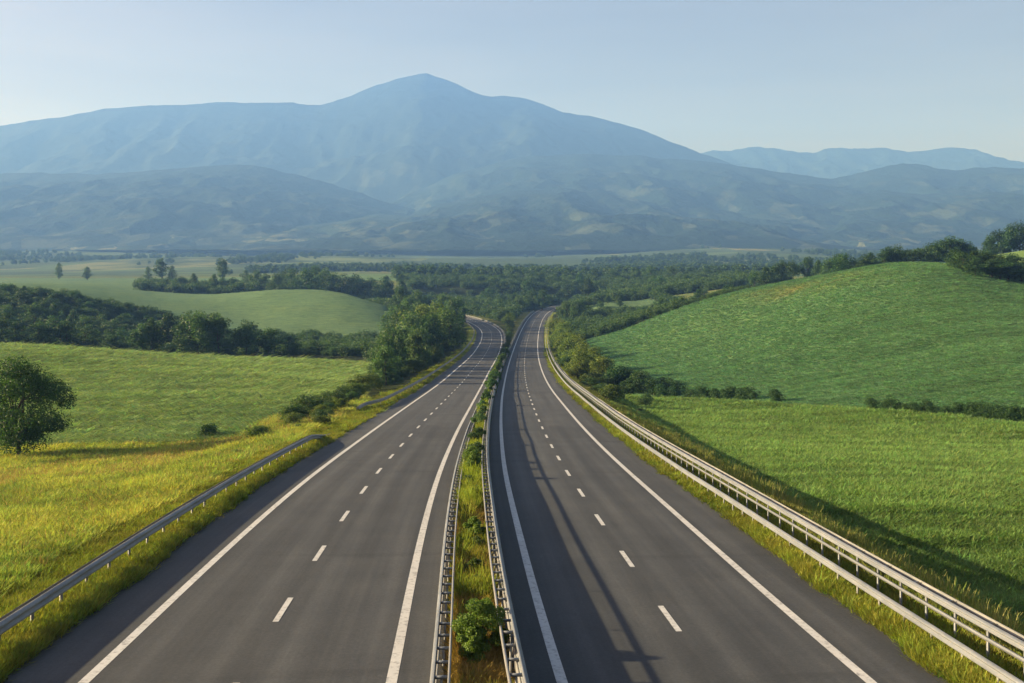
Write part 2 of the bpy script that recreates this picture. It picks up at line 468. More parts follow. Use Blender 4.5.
# road bed
dl = L_OUT - latL           # >0 outside on the left
dr = latR - R_OUT           # >0 outside on the right
wl = 1 - sstep(2.0, 11.0, dl)
wr = 1 - sstep(1.7, 6.5, dr)
inside_gap = (latL > 0) & (latR < 0)
gapw = np.minimum(latL - L_IN, R_IN - latR)      # how deep in the median
med_z = np.where(latL < -latR, zL, zR)
blendm = np.clip((latL - L_IN) / np.maximum((latL - L_IN) + (R_IN - latR), 0.1), 0, 1)
med_z = zL * (1 - blendm) + zR * blendm
near_gap = inside_gap & (YY < 640) & (gapw < 14)
bed = np.full(XX.shape, np.nan)
wbed = np.zeros(XX.shape)
side_l = (latL <= 0) | ~inside_gap & (np.abs(latL) < np.abs(latR))
bed = np.where(side_l, zL - 0.10, zR - 0.10)
wbed = np.where(side_l, wl, wr)
bed = np.where(near_gap, med_z - 0.07 + 0.12 * sstep(0.2, 0.9, gapw), bed)
wbed = np.where(near_gap, 1 - sstep(6, 14, gapw), wbed)
on_l = (latL > L_OUT - 0.1) & (latL < L_IN + 0.1)
on_r = (latR > R_IN - 0.1) & (latR < R_OUT + 0.1)
sink = 0.06 + 0.12 * sstep(60, 300, YY)
bed = np.where(on_l, zL - sink - 0.06, np.where(on_r, zR - sink - 0.06, bed + 0.03))
wbed = np.where(on_l | on_r, 1.0, wbed)
valid = YY < 720
wbed = np.where(valid, wbed, 0)
ZZ = ZZ * (1 - wbed) + bed * wbed

def gidx(X, Y):
    X = np.asarray(X, float); Y = np.asarray(Y, float)
    fr = (np.log(np.maximum(Y + AOFF, 13.01)) - va[0]) / (va[1] - va[0])
    fc = (X / (Y + AOFF) - ua[0]) / (ua[1] - ua[0])
    return np.clip(fr, 0, NR - 1.001), np.clip(fc, 0, NC - 1.001)
def sample(G, X, Y):
    fr, fc = gidx(X, Y)
    r = fr.astype(int); c = fc.astype(int); a = fr - r; b = fc - c
    return (G[r, c]*(1-b) + G[r, c+1]*b)*(1-a) + (G[r+1, c]*(1-b) + G[r+1, c+1]*b)*a
def ground(X, Y):
    return sample(ZZ, X, Y)

# land cover
PX = 512 + XX / np.maximum(YY, 1) * F
PY = HY - ZZ / np.maximum(YY, 1) * F
MEADOW, CROPL, CROPR, CROPU, VERGE, MEDIAN, WOODF, HILLG, PASTURE = range(9)
zone = np.full(XX.shape, PASTURE)
left = latL < 0
wob = 3 * fbm(XX * 0.08, YY * 0.08, 3)
bl = np.interp(PX, [-300, 0, 100, 200, 240, 260, 300, 330, 365], [455, 451, 447, 443, 437, 426, 410, 396, 371])
zone = np.where(left & (YY < 260), np.where(PY + wob * 0.6 > bl, MEADOW, CROPL), zone)
zone = np.where(left & (YY >= 232) & (YY < 420), WOODF, zone)
zone = np.where(left & (YY >= 380) & (PX < 400) & (YY < 540) & ((PX > 185) | (YY > 405)), HILLG, zone)
zone = np.where(left & (YY >= 540) & (YY < 1000), HILLG, zone)
zone = np.where(left & (YY > 120) & (YY < 640) & (dl < 34 + wob) & (PX > 366), WOODF, zone)
right = latR > 0
br = np.interp(PX, [560, 640, 700, 790, 870, 940, 1024, 1300], [396, 398, 400, 406, 411, 416, 426, 445])
zone = np.where(right & (YY < 420), np.where(PY > br, CROPR, CROPU), zone)
zone = np.where(right & (YY > 330) & (XX < 80) & (YY < 800), WOODF, zone)
zone = np.where(right & (YY > 290) & (YY < 410) & (PX > 940), CROPR, zone)
zone = np.where(right & (YY > 480) & (YY < 545) & (XX > 38) & (XX < 76), HILLG, zone)
zone = np.where(right & (dr < 3.6 + 0.4 * wob) & (YY < 700), VERGE, zone)
zone = np.where(left & (dl < 3.2 + 0.5*wob) & (YY < 700), VERGE, zone)
zone = np.where(near_gap, MEDIAN, zone)
zone = np.where((YY > 560) & (YY < 1000) & (PX > np.where(YY > 830, 515, 400)) & (PX < 760), WOODF, zone)
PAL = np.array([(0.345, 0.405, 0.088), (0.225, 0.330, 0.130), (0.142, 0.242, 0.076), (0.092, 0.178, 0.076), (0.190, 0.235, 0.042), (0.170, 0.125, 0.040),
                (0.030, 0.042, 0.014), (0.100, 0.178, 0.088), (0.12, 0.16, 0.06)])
zone = np.where(inside_gap & (gapw > 7) & (YY > 430) & (YY < 640), WOODF, zone)
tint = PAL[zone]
# greener swathes in the meadow, dry brow on the right hill
gm = sstep(-0.25, 0.3, fbm(XX * 0.07, YY * 0.045, 5))[..., None]
tint = np.where((zone == MEADOW)[..., None], tint * (1 - gm * 0.75) + np.array((0.190, 0.280, 0.066)) * gm * 0.75, tint)
brow = np.exp(-((PX - 800) / 60.0) ** 2) * np.exp(-((YY - 272 - (830 - PX) * 0.33) / 13.0) ** 2)
brow = np.where(zone == CROPU, brow * (0.35 + 0.6 * fbm(XX * 0.15, YY * 0.3, 4)), 0)[..., None]
tint = tint * (1 - np.clip(brow, 0, 1)) + np.array((0.20, 0.19, 0.065)) * np.clip(brow, 0, 1)
tint = np.where(((zone == MEDIAN) & (YY > 150))[..., None], np.array((0.085, 0.105, 0.03)), tint)
cropm = np.isin(zone, (CROPL, CROPR, CROPU, HILLG)).astype(float)
wildm = np.isin(zone, (MEADOW, VERGE, MEDIAN, PASTURE)).astype(float)
farm = sstep(900, 1300, YY)
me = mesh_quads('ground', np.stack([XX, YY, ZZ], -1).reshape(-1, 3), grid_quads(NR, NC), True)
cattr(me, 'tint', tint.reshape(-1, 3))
for nm, g in (('crop', cropm), ('wild', wildm), ('far', farm)):
    fattr(me, nm, g.ravel())
link('ground', me, M_ground, None, 'structure')

# ------------------------------------------------------------------ mountains
def ridge(name, mat, D0, D1, prof, foot_z, nx, ny, rough_amp, seed, xpad=0.25, back=0.5, power=1.0):
    """a range whose crest at distance D1 follows prof (picture columns and rows seen from the road bridge), real size and depth"""
    prof = np.array(prof, float)
    xw = (prof[:, 0] - 512) * D1 / F; zw = (HY - prof[:, 1]) * D1 / F
    X0, X1 = xw[0], xw[-1]
    x = np.linspace(X0, X1, nx)
    crest = np.interp(x, xw, zw)
    ker = 3; k = np.hanning(ker + 2)[1:-1]; k /= k.sum()
    crest = np.convolve(np.pad(crest, (ker // 2, ker - 1 - ker // 2), 'edge'), k, 'valid')
    crest = crest + D1 * 0.0018 * fbm(x / D1 * 38 + seed, x * 0 + seed, 5)
    t = np.linspace(0, 1 + back, ny)
    T, Xg = np.meshgrid(t, x, indexing='ij')
    Yg = D0 + (D1 - D0) * T
    H = np.interp(Xg.ravel(), x, crest).reshape(Xg.shape) - foot_z
    fx = Xg / (D1 - D0); fy = Yg / (D1 - D0)
    warp = 0.25 * fbm(fx * 1.7 + seed, fy * 1.7, 4)
    S = np.where(T <= 1, np.clip(T + warp * T * (1 - T) * 2.2, 0, 1) ** power, 1 - ((T - 1) / back) * 0.9)
    # spurs and gullies run down the slope
    rid = 1 - np.abs(fbm(fx * 6.0 + seed + 0.6 * warp, fy * 4.2 + seed, 6)) * 2
    Z = foot_z + H * S + rough_amp * (rid - 0.7) * np.clip(np.minimum(T * 3, np.abs(1 - T) * 3.0 + 0.07), 0, 1)
    Z += rough_amp * 0.10 * fbm(fx * 22, fy * 22 + seed, 4)
    me = mesh_quads(name, np.stack([Xg, Yg, Z], -1).reshape(-1, 3), grid_quads(ny, nx), True)
    fattr(me, 'low', np.clip(1.35 - 1.5 * (Z - foot_z) / max(1, H.max()), 0, 1).ravel())
    return link(name, me, mat, None, 'structure')

M_m1 = make_mountain('mountain_forest', (0.012, 0.022, 0.018), (0.03, 0.04, 0.028), 0.003, 0.8, 0.2, 7.0)
M_m2 = make_mountain('foothill_forest', (0.011, 0.024, 0.016), (0.05, 0.066, 0.042), 0.006, 0.66)
M_m3 = make_mountain('low_hill_cover', (0.024, 0.044, 0.028), (0.14, 0.155, 0.085), 0.009, 0.55)  # woods and pale fields, both lightened to stand in for valley mist
MAIN = [(-420, 190), (-250, 160), (-120, 138), (-50, 130), (0, 125), (30, 121), (60, 118), (100, 110), (150, 105.5), (200, 103), (290, 102), (320, 105), (335, 101), (345, 97), (370, 88), (395, 80), (412, 75.5), (425, 71.5), (433, 74),
        (445, 79), (470, 90), (490, 96), (505, 95.5), (520, 97), (545, 105), (565, 113), (600, 117), (640, 130), (680, 145), (705, 155), (740, 167), (800, 188), (900, 215), (1000, 235), (1150, 250)]
ridge('mountain', M_m1, 5000, 6600, MAIN, 180, 560, 220, 55, 2.1)
FAR = [(560, 230), (640, 172), (690, 153), (720, 149.5), (740, 147), (755, 145), (775, 149), (795, 151), (815, 150), (838, 145.5), (850, 147), (880, 147), (905, 150), (918, 151), (940, 147), (953, 145), (975, 149), (1000, 157), (1024, 161), (1080, 166), (1150, 160), (1250, 170), (1400, 200)]
ridge('far_hills', M_m1, 6900, 8200, FAR, 250, 300, 110, 110, 5.7)
MIDR = [(-320, 240), (330, 235), (400, 196), (440, 178), (480, 166), (520, 157), (577, 153), (640, 156), (700, 161), (752, 168), (800, 174.5), (832, 178), (870, 170), (890, 164), (904, 162), (930, 166), (957, 170.5), (975, 167), (992, 166), (1024, 169), (1080, 160), (1150, 168), (1300, 185), (1450, 200)]
ridge('foothills', M_m2, 3600, 5500, MIDR, 120, 560, 200, 66, 9.3)
LEFTR = [(-420, 205), (-300, 185), (-150, 178), (-60, 172), (0, 173), (20, 172), (60, 174), (100, 174), (140, 172), (180, 168), (210, 166), (238, 164), (260, 166), (290, 173), (330, 184), (370, 196), (420, 210), (480, 222), (600, 240)]
ridge('foothills', M_m2, 3100, 4900, LEFTR, 95, 460, 180, 55, 14.9)
CENR = [(250, 255), (310, 240), (380, 224), (440, 203), (480, 195), (520, 191), (560, 187), (600, 192), (640, 200), (690, 204), (740, 214), (790, 226), (850, 245)]
ridge('foothills', M_m2, 2700, 4500, CENR, 80, 420, 170, 45, 31.7)
RIGR = [(640, 250), (700, 228), (760, 212), (800, 203), (830, 197), (880, 191), (920, 195), (960, 190), (1000, 193), (1040, 186), (1120, 180), (1220, 192), (1400, 220)]
ridge('foothills', M_m2, 2900, 4700, RIGR, 80, 420, 170, 50, 37.1)
LOWR = [(-420, 235), (-200, 228), (0, 226), (80, 222), (150, 228), (230, 219), (300, 224), (380, 213), (450, 219), (520, 228), (600, 219), (680, 224), (760, 213), (850, 220), (930, 211), (1024, 215), (1200, 212), (1400, 225)]
ridge('low_hills', M_m3, 2100, 4200, LOWR, 38, 640, 220, 40, 23.3, power=1.7)

# ------------------------------------------------------------------ trees
def leaf_mesh(name, cent, nrm, size, lv, mat, r):
    """one bent rhombus per leaf (or leaf spray)"""
    n = len(cent)
    up = r.normal(size=(n, 3))
    t = np.cross(nrm, up); t /= np.linalg.norm(t, axis=1)[:, None] + 1e-9
    b = np.cross(nrm, t)
    s = size[:, None]
    w = 0.62
    V = np.stack([cent - t*s*0.5, cent + b*s*w*0.5 + nrm*s*0.12, cent + t*s*0.5, cent - b*s*w*0.5 + nrm*s*0.12], 1).reshape(-1, 3)
    Q = np.arange(n*4).reshape(n, 4)
    me = mesh_quads(name, V, Q)
    fattr(me, 'lv', np.repeat(lv, 4))
    me.materials.append(mat)
    return me

def crown_points(r, H, rad, z0, n_clump, n_leaf, shape, lump=0.3):
    """leaf centres: overlapping clumps on limbs through an uneven crown volume"""
    cl = []
    k = 0
    while len(cl) < n_clump:
        p = r.uniform(-1, 1, 3)
        d = np.linalg.norm(p)
        if d > 1 or d < 0.25: continue
        z = (p[2] + 1) / 2
        if shape == 'round':  prof = math.sqrt(max(0, 1 - (2*z - 0.85)**2 / 1.35))
        elif shape == 'cone': prof = (1 - z) ** 0.7 * 1.05 + 0.08
        elif shape == 'tall': prof = math.sin(math.pi * min(1, z*0.85 + 0.12)) ** 0.7
        else: prof = 1.0 - 0.5 * z
        a = math.atan2(p[1], p[0])
        ph = 0.8 + 0.25 * math.sin(2*a + k % 3) + r.uniform(-0.12, 0.12)
        rr = math.hypot(p[0], p[1]) * prof * rad * ph
        cl.append((rr*math.cos(a), rr*math.sin(a), z0 + z*(H - z0)))
    cl = np.array(cl)
    cr = rad * lump * r.uniform(0.6, 1.25, n_clump)
    idx = r.integers(0, n_clump, n_leaf)
    d = r.normal(size=(n_leaf, 3)); d /= np.linalg.norm(d, axis=1)[:, None]
    rr = cr[idx] * r.uniform(0.3, 1.0, n_leaf) ** 0.5
    P = cl[idx] + d * rr[:, None] * np.array((1, 1, 0.8))
    P[:, 2] = np.clip(P[:, 2], z0*0.6, None)
    tone = r.uniform(0, 1, n_clump)[idx] * 0.6 + r.uniform(0, 0.4, n_leaf)
    nrm = d * 0.6 + r.normal(size=(n_leaf, 3)) * 0.6 + np.array((0, 0, 0.35))
    nrm /= np.linalg.norm(nrm, axis=1)[:, None]
    return P, nrm, tone, cl

def tubes(name, list_, sides=7, mat=None):
    V = []; Q = []; b = 0
    for pts, rad in list_:
        pts = np.array(pts, float)
        for i, (p, q) in enumerate(zip(pts, rad)):
            t = pts[min(i+1, len(pts)-1)] - pts[max(i-1, 0)]; t /= np.linalg.norm(t) + 1e-9
            a = np.cross(t, (0.3, 1, 0.1)); a /= np.linalg.norm(a); c = np.cross(t, a)
            for k in range(sides):
                an = 2*math.pi*k/sides
                V.append(p + (a*math.cos(an) + c*math.sin(an))*q)
            if i:
                for k in range(sides):
                    Q.append([b+(i-1)*sides+k, b+(i-1)*sides+(k+1) % sides, b+i*sides+(k+1) % sides, b+i*sides+k])
        b += len(pts)*sides
    me = mesh_quads(name, V, Q, True)
    if mat: me.materials.append(mat)
    return me

def trunk_mesh(name, r, H, rad, z0, cl, r0, limbs=8):
    top = np.array((r.uniform(-.1, .1)*rad, r.uniform(-.1, .1)*rad, H*0.8))
    ax = [np.array((0, 0, -0.4)), np.array((0, 0, 0.15*H)) + r.normal(size=3)*0.02*H*np.array((1, 1, 0)), top*0.5 + r.normal(size=3)*0.02*H, top]
    L = [(ax, [r0*1.25, r0*0.85, r0*0.55, r0*0.12])]
    for i in range(min(limbs, len(cl))):
        c = cl[i]
        f = r.uniform(0.2, 0.6)
        s = ax[1]*(1-f) + ax[2]*f if f < .5 else ax[2]*(1-f) + top*f
        m = s*0.5 + c*0.5 + np.array((0, 0, -0.04*H))
        L.append(([s, m, c], [r0*0.4, r0*0.22, r0*0.05]))
    return tubes(name, L, 6, M_bark)

class Proto: pass
def tree_proto(seed, H, rad, z0f, n_clump, n_leaf, lsize, shape, mat, lump=0.3, limbs=8):
    r = np.random.default_rng(seed)
    P, nrm, tone, cl = crown_points(r, H, rad, H*z0f, n_clump, n_leaf, shape, lump)
    t = Proto()
    t.crown = leaf_mesh('crown', P, nrm, lsize * r.uniform(0.6, 1.4, len(P)), tone, mat, r)
    t.trunk = trunk_mesh('trunk', r, H, rad, H*z0f, cl, 0.024*H, limbs)
    t.H = H; t.rad = rad
    return t
PT = []
for s, (rad, z0f, shape, lump) in enumerate([(4.6, .12, 'round', .32), (5.2, .10, 'round', .30), (4.0, .12, 'tall', .34), (5.0, .08, 'dome', .32), (4.4, .14, 'round', .36), (3.6, .10, 'tall', .36), (5.6, .10, 'dome', .28), (4.2, .1, 'cone', .32)]):
    PT.append(tree_proto(100 + s, 10.0, rad, z0f, 46, 4200, 0.42, shape, M_leaf, lump))
PY_ = [tree_proto(200 + s, 10.0, rad, .05, 46, 4200, 0.42, shape, M_leaf_y, .32) for s, (rad, shape) in enumerate([(4.8, 'round'), (4.2, 'tall'), (5.4, 'dome')])]
PB = [tree_proto(300 + s, 3.0, rad, .03, 36, 3600, 0.17, shape, m, .34, 5) for s, (rad, shape, m) in enumerate([(1.9, 'dome', M_leaf), (2.2, 'round', M_leaf), (1.7, 'round', M_leaf_y), (2.1, 'dome', M_leaf_y)])]
PP = [tree_proto(400, 10.0, 1.9, .16, 40, 2600, 0.36, 'tall', M_leaf, .42), tree_proto(401, 10.0, 3.4, .12, 40, 3000, .4, 'tall', M_leaf, .36)]

WOODS = []
COUNT = {'tree': 0, 'bush': 0}
def plant(kind, proto, x, y, h, label, cat, group, color=(1, 1, 1), widen=1.0, sink=0.15, rot=None, parts=True):
    z = float(ground(x, y)) - sink
    e = empty(kind, (x, y, z))
    e.rotation_euler[2] = random.uniform(0, 6.283) if rot is None else rot
    s = h / proto.H
    e.scale = (s*widen, s*widen, s)
    tag(e, label, cat, group)
    c = bpy.data.objects.new('crown' if kind == 'tree' else 'foliage', proto.crown); COL.objects.link(c); c.parent = e
    c.color = (*color, 1)
    k = bpy.data.objects.new('trunk' if kind == 'tree' else 'stem', proto.trunk); COL.objects.link(k); k.parent = e
    COUNT[kind] += 1
    return e
def jit(a=0.25):
    b = random.uniform(1 - a, 1 + a)
    return (b*random.uniform(0.9, 1.12), b, b*random.uniform(0.85, 1.1))
def top_h(x, y, top_py, lo=2.0, hi=19):
    """height that brings a tree on the ground at (x, y) up to its traced top"""
    return max(lo, min(hi, (HY - top_py) * y / F - float(ground(x, y))))
def wood(kind, protos, n, pxr, Dr, tops, label, cat, group, color=(1, 1, 1), ja=0.22, spread=1.0, lo=3.0, hi=16, widen=1.05, mind=0.0):
    """n trees scattered over picture columns pxr and distances Dr; tops = profile of the canopy (columns, rows)"""
    tx = [t[0] for t in tops]; ty = [t[1] for t in tops]
    for i in range(n):
        D = random.uniform(*Dr)
        px = pxr[0] + (pxr[1] - pxr[0]) * ((i + random.random()) / n)
        x = (px - 512) * D / F
        t = np.interp(px, tx, ty) + random.uniform(0, 6) * spread
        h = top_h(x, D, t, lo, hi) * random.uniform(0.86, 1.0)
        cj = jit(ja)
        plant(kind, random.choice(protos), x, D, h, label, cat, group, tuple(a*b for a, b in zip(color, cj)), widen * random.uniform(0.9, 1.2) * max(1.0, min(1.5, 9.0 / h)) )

# the near tree standing in the left field
r = np.random.default_rng(77)
P_, n_, t_, cl_ = crown_points(r, 8.4, 5.2, 0.75, 95, 30000, 'round', .225)
near = Proto(); near.H = 8.4
near.crown = leaf_mesh('crown', P_, n_, 0.17 * r.uniform(0.6, 1.4, len(P_)), t_, M_leaf, r)
near.trunk = trunk_mesh('trunk', r, 8.4, 4.9, 1.15, cl_, 0.2, 16)
plant('tree', near, (20 - 512) * 85 / F, 85, 8.3, 'lone dark green broadleaf tree standing in the yellow meadow at the left', 'tree', None, (0.9, 1, 0.9), 0.98, 0.05, 0.6)

# wood behind the left field
A_T = [(-60, 305), (0, 312), (60, 318), (110, 328), (150, 318), (190, 308), (220, 310), (250, 322), (290, 334), (330, 343), (370, 345)]
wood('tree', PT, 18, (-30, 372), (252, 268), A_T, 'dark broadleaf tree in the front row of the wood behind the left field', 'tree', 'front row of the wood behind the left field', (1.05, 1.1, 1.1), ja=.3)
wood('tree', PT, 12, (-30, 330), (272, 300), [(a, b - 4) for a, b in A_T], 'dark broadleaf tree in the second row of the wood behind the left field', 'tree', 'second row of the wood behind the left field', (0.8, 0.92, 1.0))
# forested hill
B_T = [(-60, 284), (0, 283), (40, 281), (70, 288), (100, 300), (130, 309), (160, 317), (200, 330)]
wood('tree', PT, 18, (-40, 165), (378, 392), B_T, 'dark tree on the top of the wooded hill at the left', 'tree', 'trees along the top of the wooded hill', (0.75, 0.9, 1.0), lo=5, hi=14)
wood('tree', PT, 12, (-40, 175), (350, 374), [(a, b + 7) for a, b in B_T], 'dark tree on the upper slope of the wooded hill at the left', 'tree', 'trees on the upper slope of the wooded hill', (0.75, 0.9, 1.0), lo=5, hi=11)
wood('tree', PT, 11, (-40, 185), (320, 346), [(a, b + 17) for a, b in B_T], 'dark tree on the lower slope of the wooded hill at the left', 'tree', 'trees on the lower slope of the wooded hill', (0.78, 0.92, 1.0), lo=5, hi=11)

# trees and shrubs beside the left carriageway
def beside(P, off, y):
    i = int(y) + 55
    return P['p'][i][0] + P['n'][i][0]*off, P['p'][i][1] + P['n'][i][1]*off
for i in range(40):
    y = 160 + 330 * (i + random.random()) / 40
    lat = L_OUT - random.uniform(6.5, np.interp(y, [160, 200, 300, 450], [7, 11, 26, 33]))
    x, yy = beside(PL, lat, y)
    h = random.uniform(6, 10) if y < 260 else random.uniform(8.5, 14)
    if y < 200: h = random.uniform(5, 8)
    plant('tree', random.choice(PT + PY_[:2]), x, yy, h, 'green tree in the thicket left of the left carriageway', 'tree', 'thicket left of the left carriageway', tuple(1.25*c for c in jit(.25)), 1.0)
for i in range(26):
    y = 128 + 300 * (i + random.random()) / 26
    x, yy = beside(PL, L_OUT - random.uniform(5.0, 9.0), y)
    plant('bush', random.choice(PB), x, yy, random.uniform(1.8, 4.0) * (0.8 if y < 170 else 1.1), 'leafy shrub at the foot of the thicket left of the left carriageway', 'shrub', 'shrubs at the foot of the left thicket', jit(.25), 1.2)
for i in range(9):
    px = 300 + i * 9 + random.uniform(-4, 4)
    D = 98 + i * 5.5
    x = (px - 512) * D / F - 1.0
    plant('bush', random.choice(PB), x, D, random.uniform(1.1, 2.2), 'low shrub on the bank between the left field and the gap in the guardrail', 'shrub', 'low shrubs on the left bank', jit(.25), 1.2)
for px, D, h, lb in ((207, 93, 1.8, 'small round green bush alone at the edge of the left crop'), (249, 94, 0.8, 'tiny low bush right of the small round bush by the left crop'),
                     (237, 67, 0.75, 'pale scrubby weed clump against the near left guardrail')):
    plant('bush', PB[0] if D > 80 else PB[3], (px - 512) * D / F, D, h, lb, 'bush', None, (0.9, 1, 0.9) if D > 80 else (1.6, 1.6, 2.2), 1.3)

for i in range(24):
    y = 83 + 50 * (i + random.random()) / 24
    x, yy = beside(PL, L_OUT - random.uniform(3.0, 7.5) - (1.5 if y > 105 else 0), y)
    plant('bush', random.choice(PB), x, yy, random.uniform(0.7, 1.5) * (1 + (y - 83)/70), 'leafy shrub in the loose belt running down the left bank towards the camera', 'shrub', 'loose belt of shrubs on the left bank', jit(.3), 1.25)
for i in range(18):
    y = 125 + 190 * (i + random.random()) / 18
    x, yy = beside(PR, R_OUT + random.uniform(3.2, 6.0), y)
    plant('bush', random.choice(PB), x, yy, random.uniform(1.5, 3.4), 'green shrub right behind the guardrail along the right thicket', 'shrub', 'green shrubs behind the right guardrail', jit(.3), 1.2)
# centre valley wood
C_T = [(395, 300), (420, 291), (440, 285), (470, 281), (505, 278), (530, 270), (560, 268), (620, 266), (680, 264), (720, 268), (770, 270)]
wood('tree', PT, 16, (395, 545), (560, 610), [(a, b + 16) for a, b in C_T], 'green tree at the near edge of the valley wood between the two carriageways', 'tree', 'near edge of the valley wood', (0.95, 1, 0.95), lo=6, hi=13)
wood('tree', PT, 18, (385, 760), (640, 700), [(a, b + 8) for a, b in C_T], 'dark green tree in the middle of the valley wood beyond the road', 'tree', 'middle of the valley wood', (0.95, 1.05, 1.05), ja=.35, lo=8, hi=17, widen=1.2)
wood('tree', PT, 18, (375, 775), (740, 820), C_T, 'dark tree at the far edge of the valley wood beyond the road', 'tree', 'far edge of the valley wood', (0.95, 1.05, 1.05), ja=.35, lo=8, hi=17, widen=1.2)
wood('tree', PT, 12, (560, 640), (455, 560), [(540, 292), (570, 292), (600, 302), (660, 304)], 'green tree beside the bend of the right carriageway', 'tree', 'trees beside the bend of the right carriageway', (1.0, 1.0, 0.9), lo=4, hi=10)
wood('tree', PT, 12, (640, 790), (400, 520), [(640, 300), (680, 290), (720, 284), (760, 276), (800, 270)], 'dark green tree behind the brow of the right hill', 'tree', 'trees behind the brow of the right hill', (0.85, 0.95, 0.95), lo=4, hi=13)

# yellow green thicket beside the right carriageway
for i in range(22):
    y = 178 + 240 * (i + random.random()) / 22
    x, yy = beside(PR, R_OUT + random.uniform(4.6, 9.5), y)
    plant('tree', random.choice(PY_), x, yy, random.uniform(4.8, 7.6), 'yellow green bushy tree right of the right carriageway', 'tree', 'yellow green thicket right of the right carriageway', tuple(1.3*c for c in jit(.2)), 1.4)
for i in range(16):
    y = 120 + 85 * (i + random.random()) / 16
    x, yy = beside(PR, R_OUT + random.uniform(4.5, 11.0) + (y-120)*0.03, y)
    plant('bush', random.choice(PB), x, yy, random.uniform(1.2, 2.6) * (0.6 + (y-120)/120), 'shrub at the near end of the thicket right of the right carriageway', 'shrub', 'shrubs at the near end of the right thicket', jit(.25), 1.2)
for i in range(13):
    px = 612 + 66 * (i + random.random()) / 13
    D = 176 - (px - 612) * 0.2 + random.uniform(-4, 4)
    plant('bush', random.choice(PB[:2]), (px - 512) * D / F, D, random.uniform(2.6, 4.4) * (1.1 - 0.5*(px-612)/66), 'dark bush reaching into the right fields from the thicket', 'bush', 'dark bushes reaching into the right fields', (0.8*random.uniform(.85, 1.15), 0.9, 0.95), 1.25)
# hedge between the right fields
for px, h, lb in ((690, 1.7, 'dark bush at the left start of the hedge between the right fields'), (703, 2.1, None), (716, 2.0, None), (729, 2.4, None), (741, 2.1, None), (749, 2.0, None),
                  (776, 2.1, 'single dark bush standing alone right of the hedge between the right fields')):
    D = np.interp(px, [660, 800, 900, 1024], [163, 131, 118, 104]) + 1
    plant('bush', random.choice(PB[:2]), (px - 512) * D / F, D, h, lb or 'dark bush in the close left run of the hedge between the right fields', 'bush', None if lb else 'left run of the hedge between the right fields', (0.8, 0.9, 0.9), 1.15)
for i, px in enumerate(list(range(872, 1040, 11))):
    D = np.interp(px, [660, 800, 900, 1024], [163, 131, 118, 104]) + 1.5
    plant('bush', random.choice(PB[:2]), (px - 512 + random.uniform(-3, 3)) * D / F, D, random.uniform(1.1, 1.7) * (1.0 if px < 960 else 1.25), 'low dark bush in the right run of the hedge between the right fields', 'bush', 'right run of the hedge between the right fields', (0.8, 0.9, 0.85), 1.2)

# trees on the right crest
G_T = [(740, 272), (770, 262), (800, 254), (815, 256), (840, 250), (865, 253), (874, 246), (890, 243), (905, 246), (930, 240), (955, 235), (970, 240), (985, 236), (1000, 224), (1024, 220), (1060, 218)]
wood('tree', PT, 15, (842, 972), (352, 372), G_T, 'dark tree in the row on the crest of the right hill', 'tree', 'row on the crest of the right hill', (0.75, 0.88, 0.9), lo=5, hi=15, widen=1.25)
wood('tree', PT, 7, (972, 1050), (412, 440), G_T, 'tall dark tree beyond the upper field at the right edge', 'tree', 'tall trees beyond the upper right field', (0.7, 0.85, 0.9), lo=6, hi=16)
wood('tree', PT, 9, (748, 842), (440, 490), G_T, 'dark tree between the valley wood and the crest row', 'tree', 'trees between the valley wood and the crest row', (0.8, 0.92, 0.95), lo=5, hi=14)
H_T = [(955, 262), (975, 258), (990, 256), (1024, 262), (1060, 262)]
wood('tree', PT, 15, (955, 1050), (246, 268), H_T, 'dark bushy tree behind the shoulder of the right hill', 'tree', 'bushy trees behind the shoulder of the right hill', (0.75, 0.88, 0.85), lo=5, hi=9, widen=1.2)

# left far tree line and single trees
I_T = [(130, 277), (170, 273), (210, 271), (240, 271), (280, 265), (300, 261), (340, 256), (370, 258), (395, 265)]
wood('tree', PT, 28, (135, 405), (600, 680), [(a, b + 0.5) for a, b in I_T], 'dark tree in the far belt beyond the grassy hill', 'tree', 'far belt beyond the grassy hill', (0.85, 0.95, 1.0), lo=5, hi=18)
for px, D, tp, pr, wd, lb in ((161, 820, 257, 0, 1.4, 'tall pale poplar left of the far belt'), (172, 815, 266, 1, 1.0, 'short round tree just right of the tall pale poplar'), (148, 815, 267, 1, 1.0, 'round tree just left of the tall pale poplar'),
                              (222, 800, 257, 0, 1.5, 'tall pale tree standing above the far belt'), (59, 900, 263, 1, 0.9, 'isolated round hazy tree far left on the plain'),
                              (87, 900, 267, 1, 1.4, 'wide hazy tree right of the isolated round one on the plain'), (245, 780, 270, 1, 1.3, 'wide green tree right of the tall pale tree above the far belt')):
    x = (px - 512) * D / F
    plant('tree', PP[pr], x, D, top_h(x, D, tp, 4, 22), lb, 'tree', None, (1.3, 1.25, 1.3), wd)

# trees between the two bends
for i in range(9):
    D = 415 + 110 * (i + random.random()) / 9
    f = random.uniform(0.25, 0.75)
    iy = int(D) + 55
    xa = PL['p'][min(iy, len(PL['p'])-1)][0] + 9; xb = PR['p'][iy][0] - 9
    plant('tree', random.choice(PT + PY_), xa + (xb - xa) * f, D, random.uniform(4, 7), 'green tree in the wedge between the two bends of the carriageways', 'tree', 'trees in the wedge between the two bends', jit(.2), 1.1)
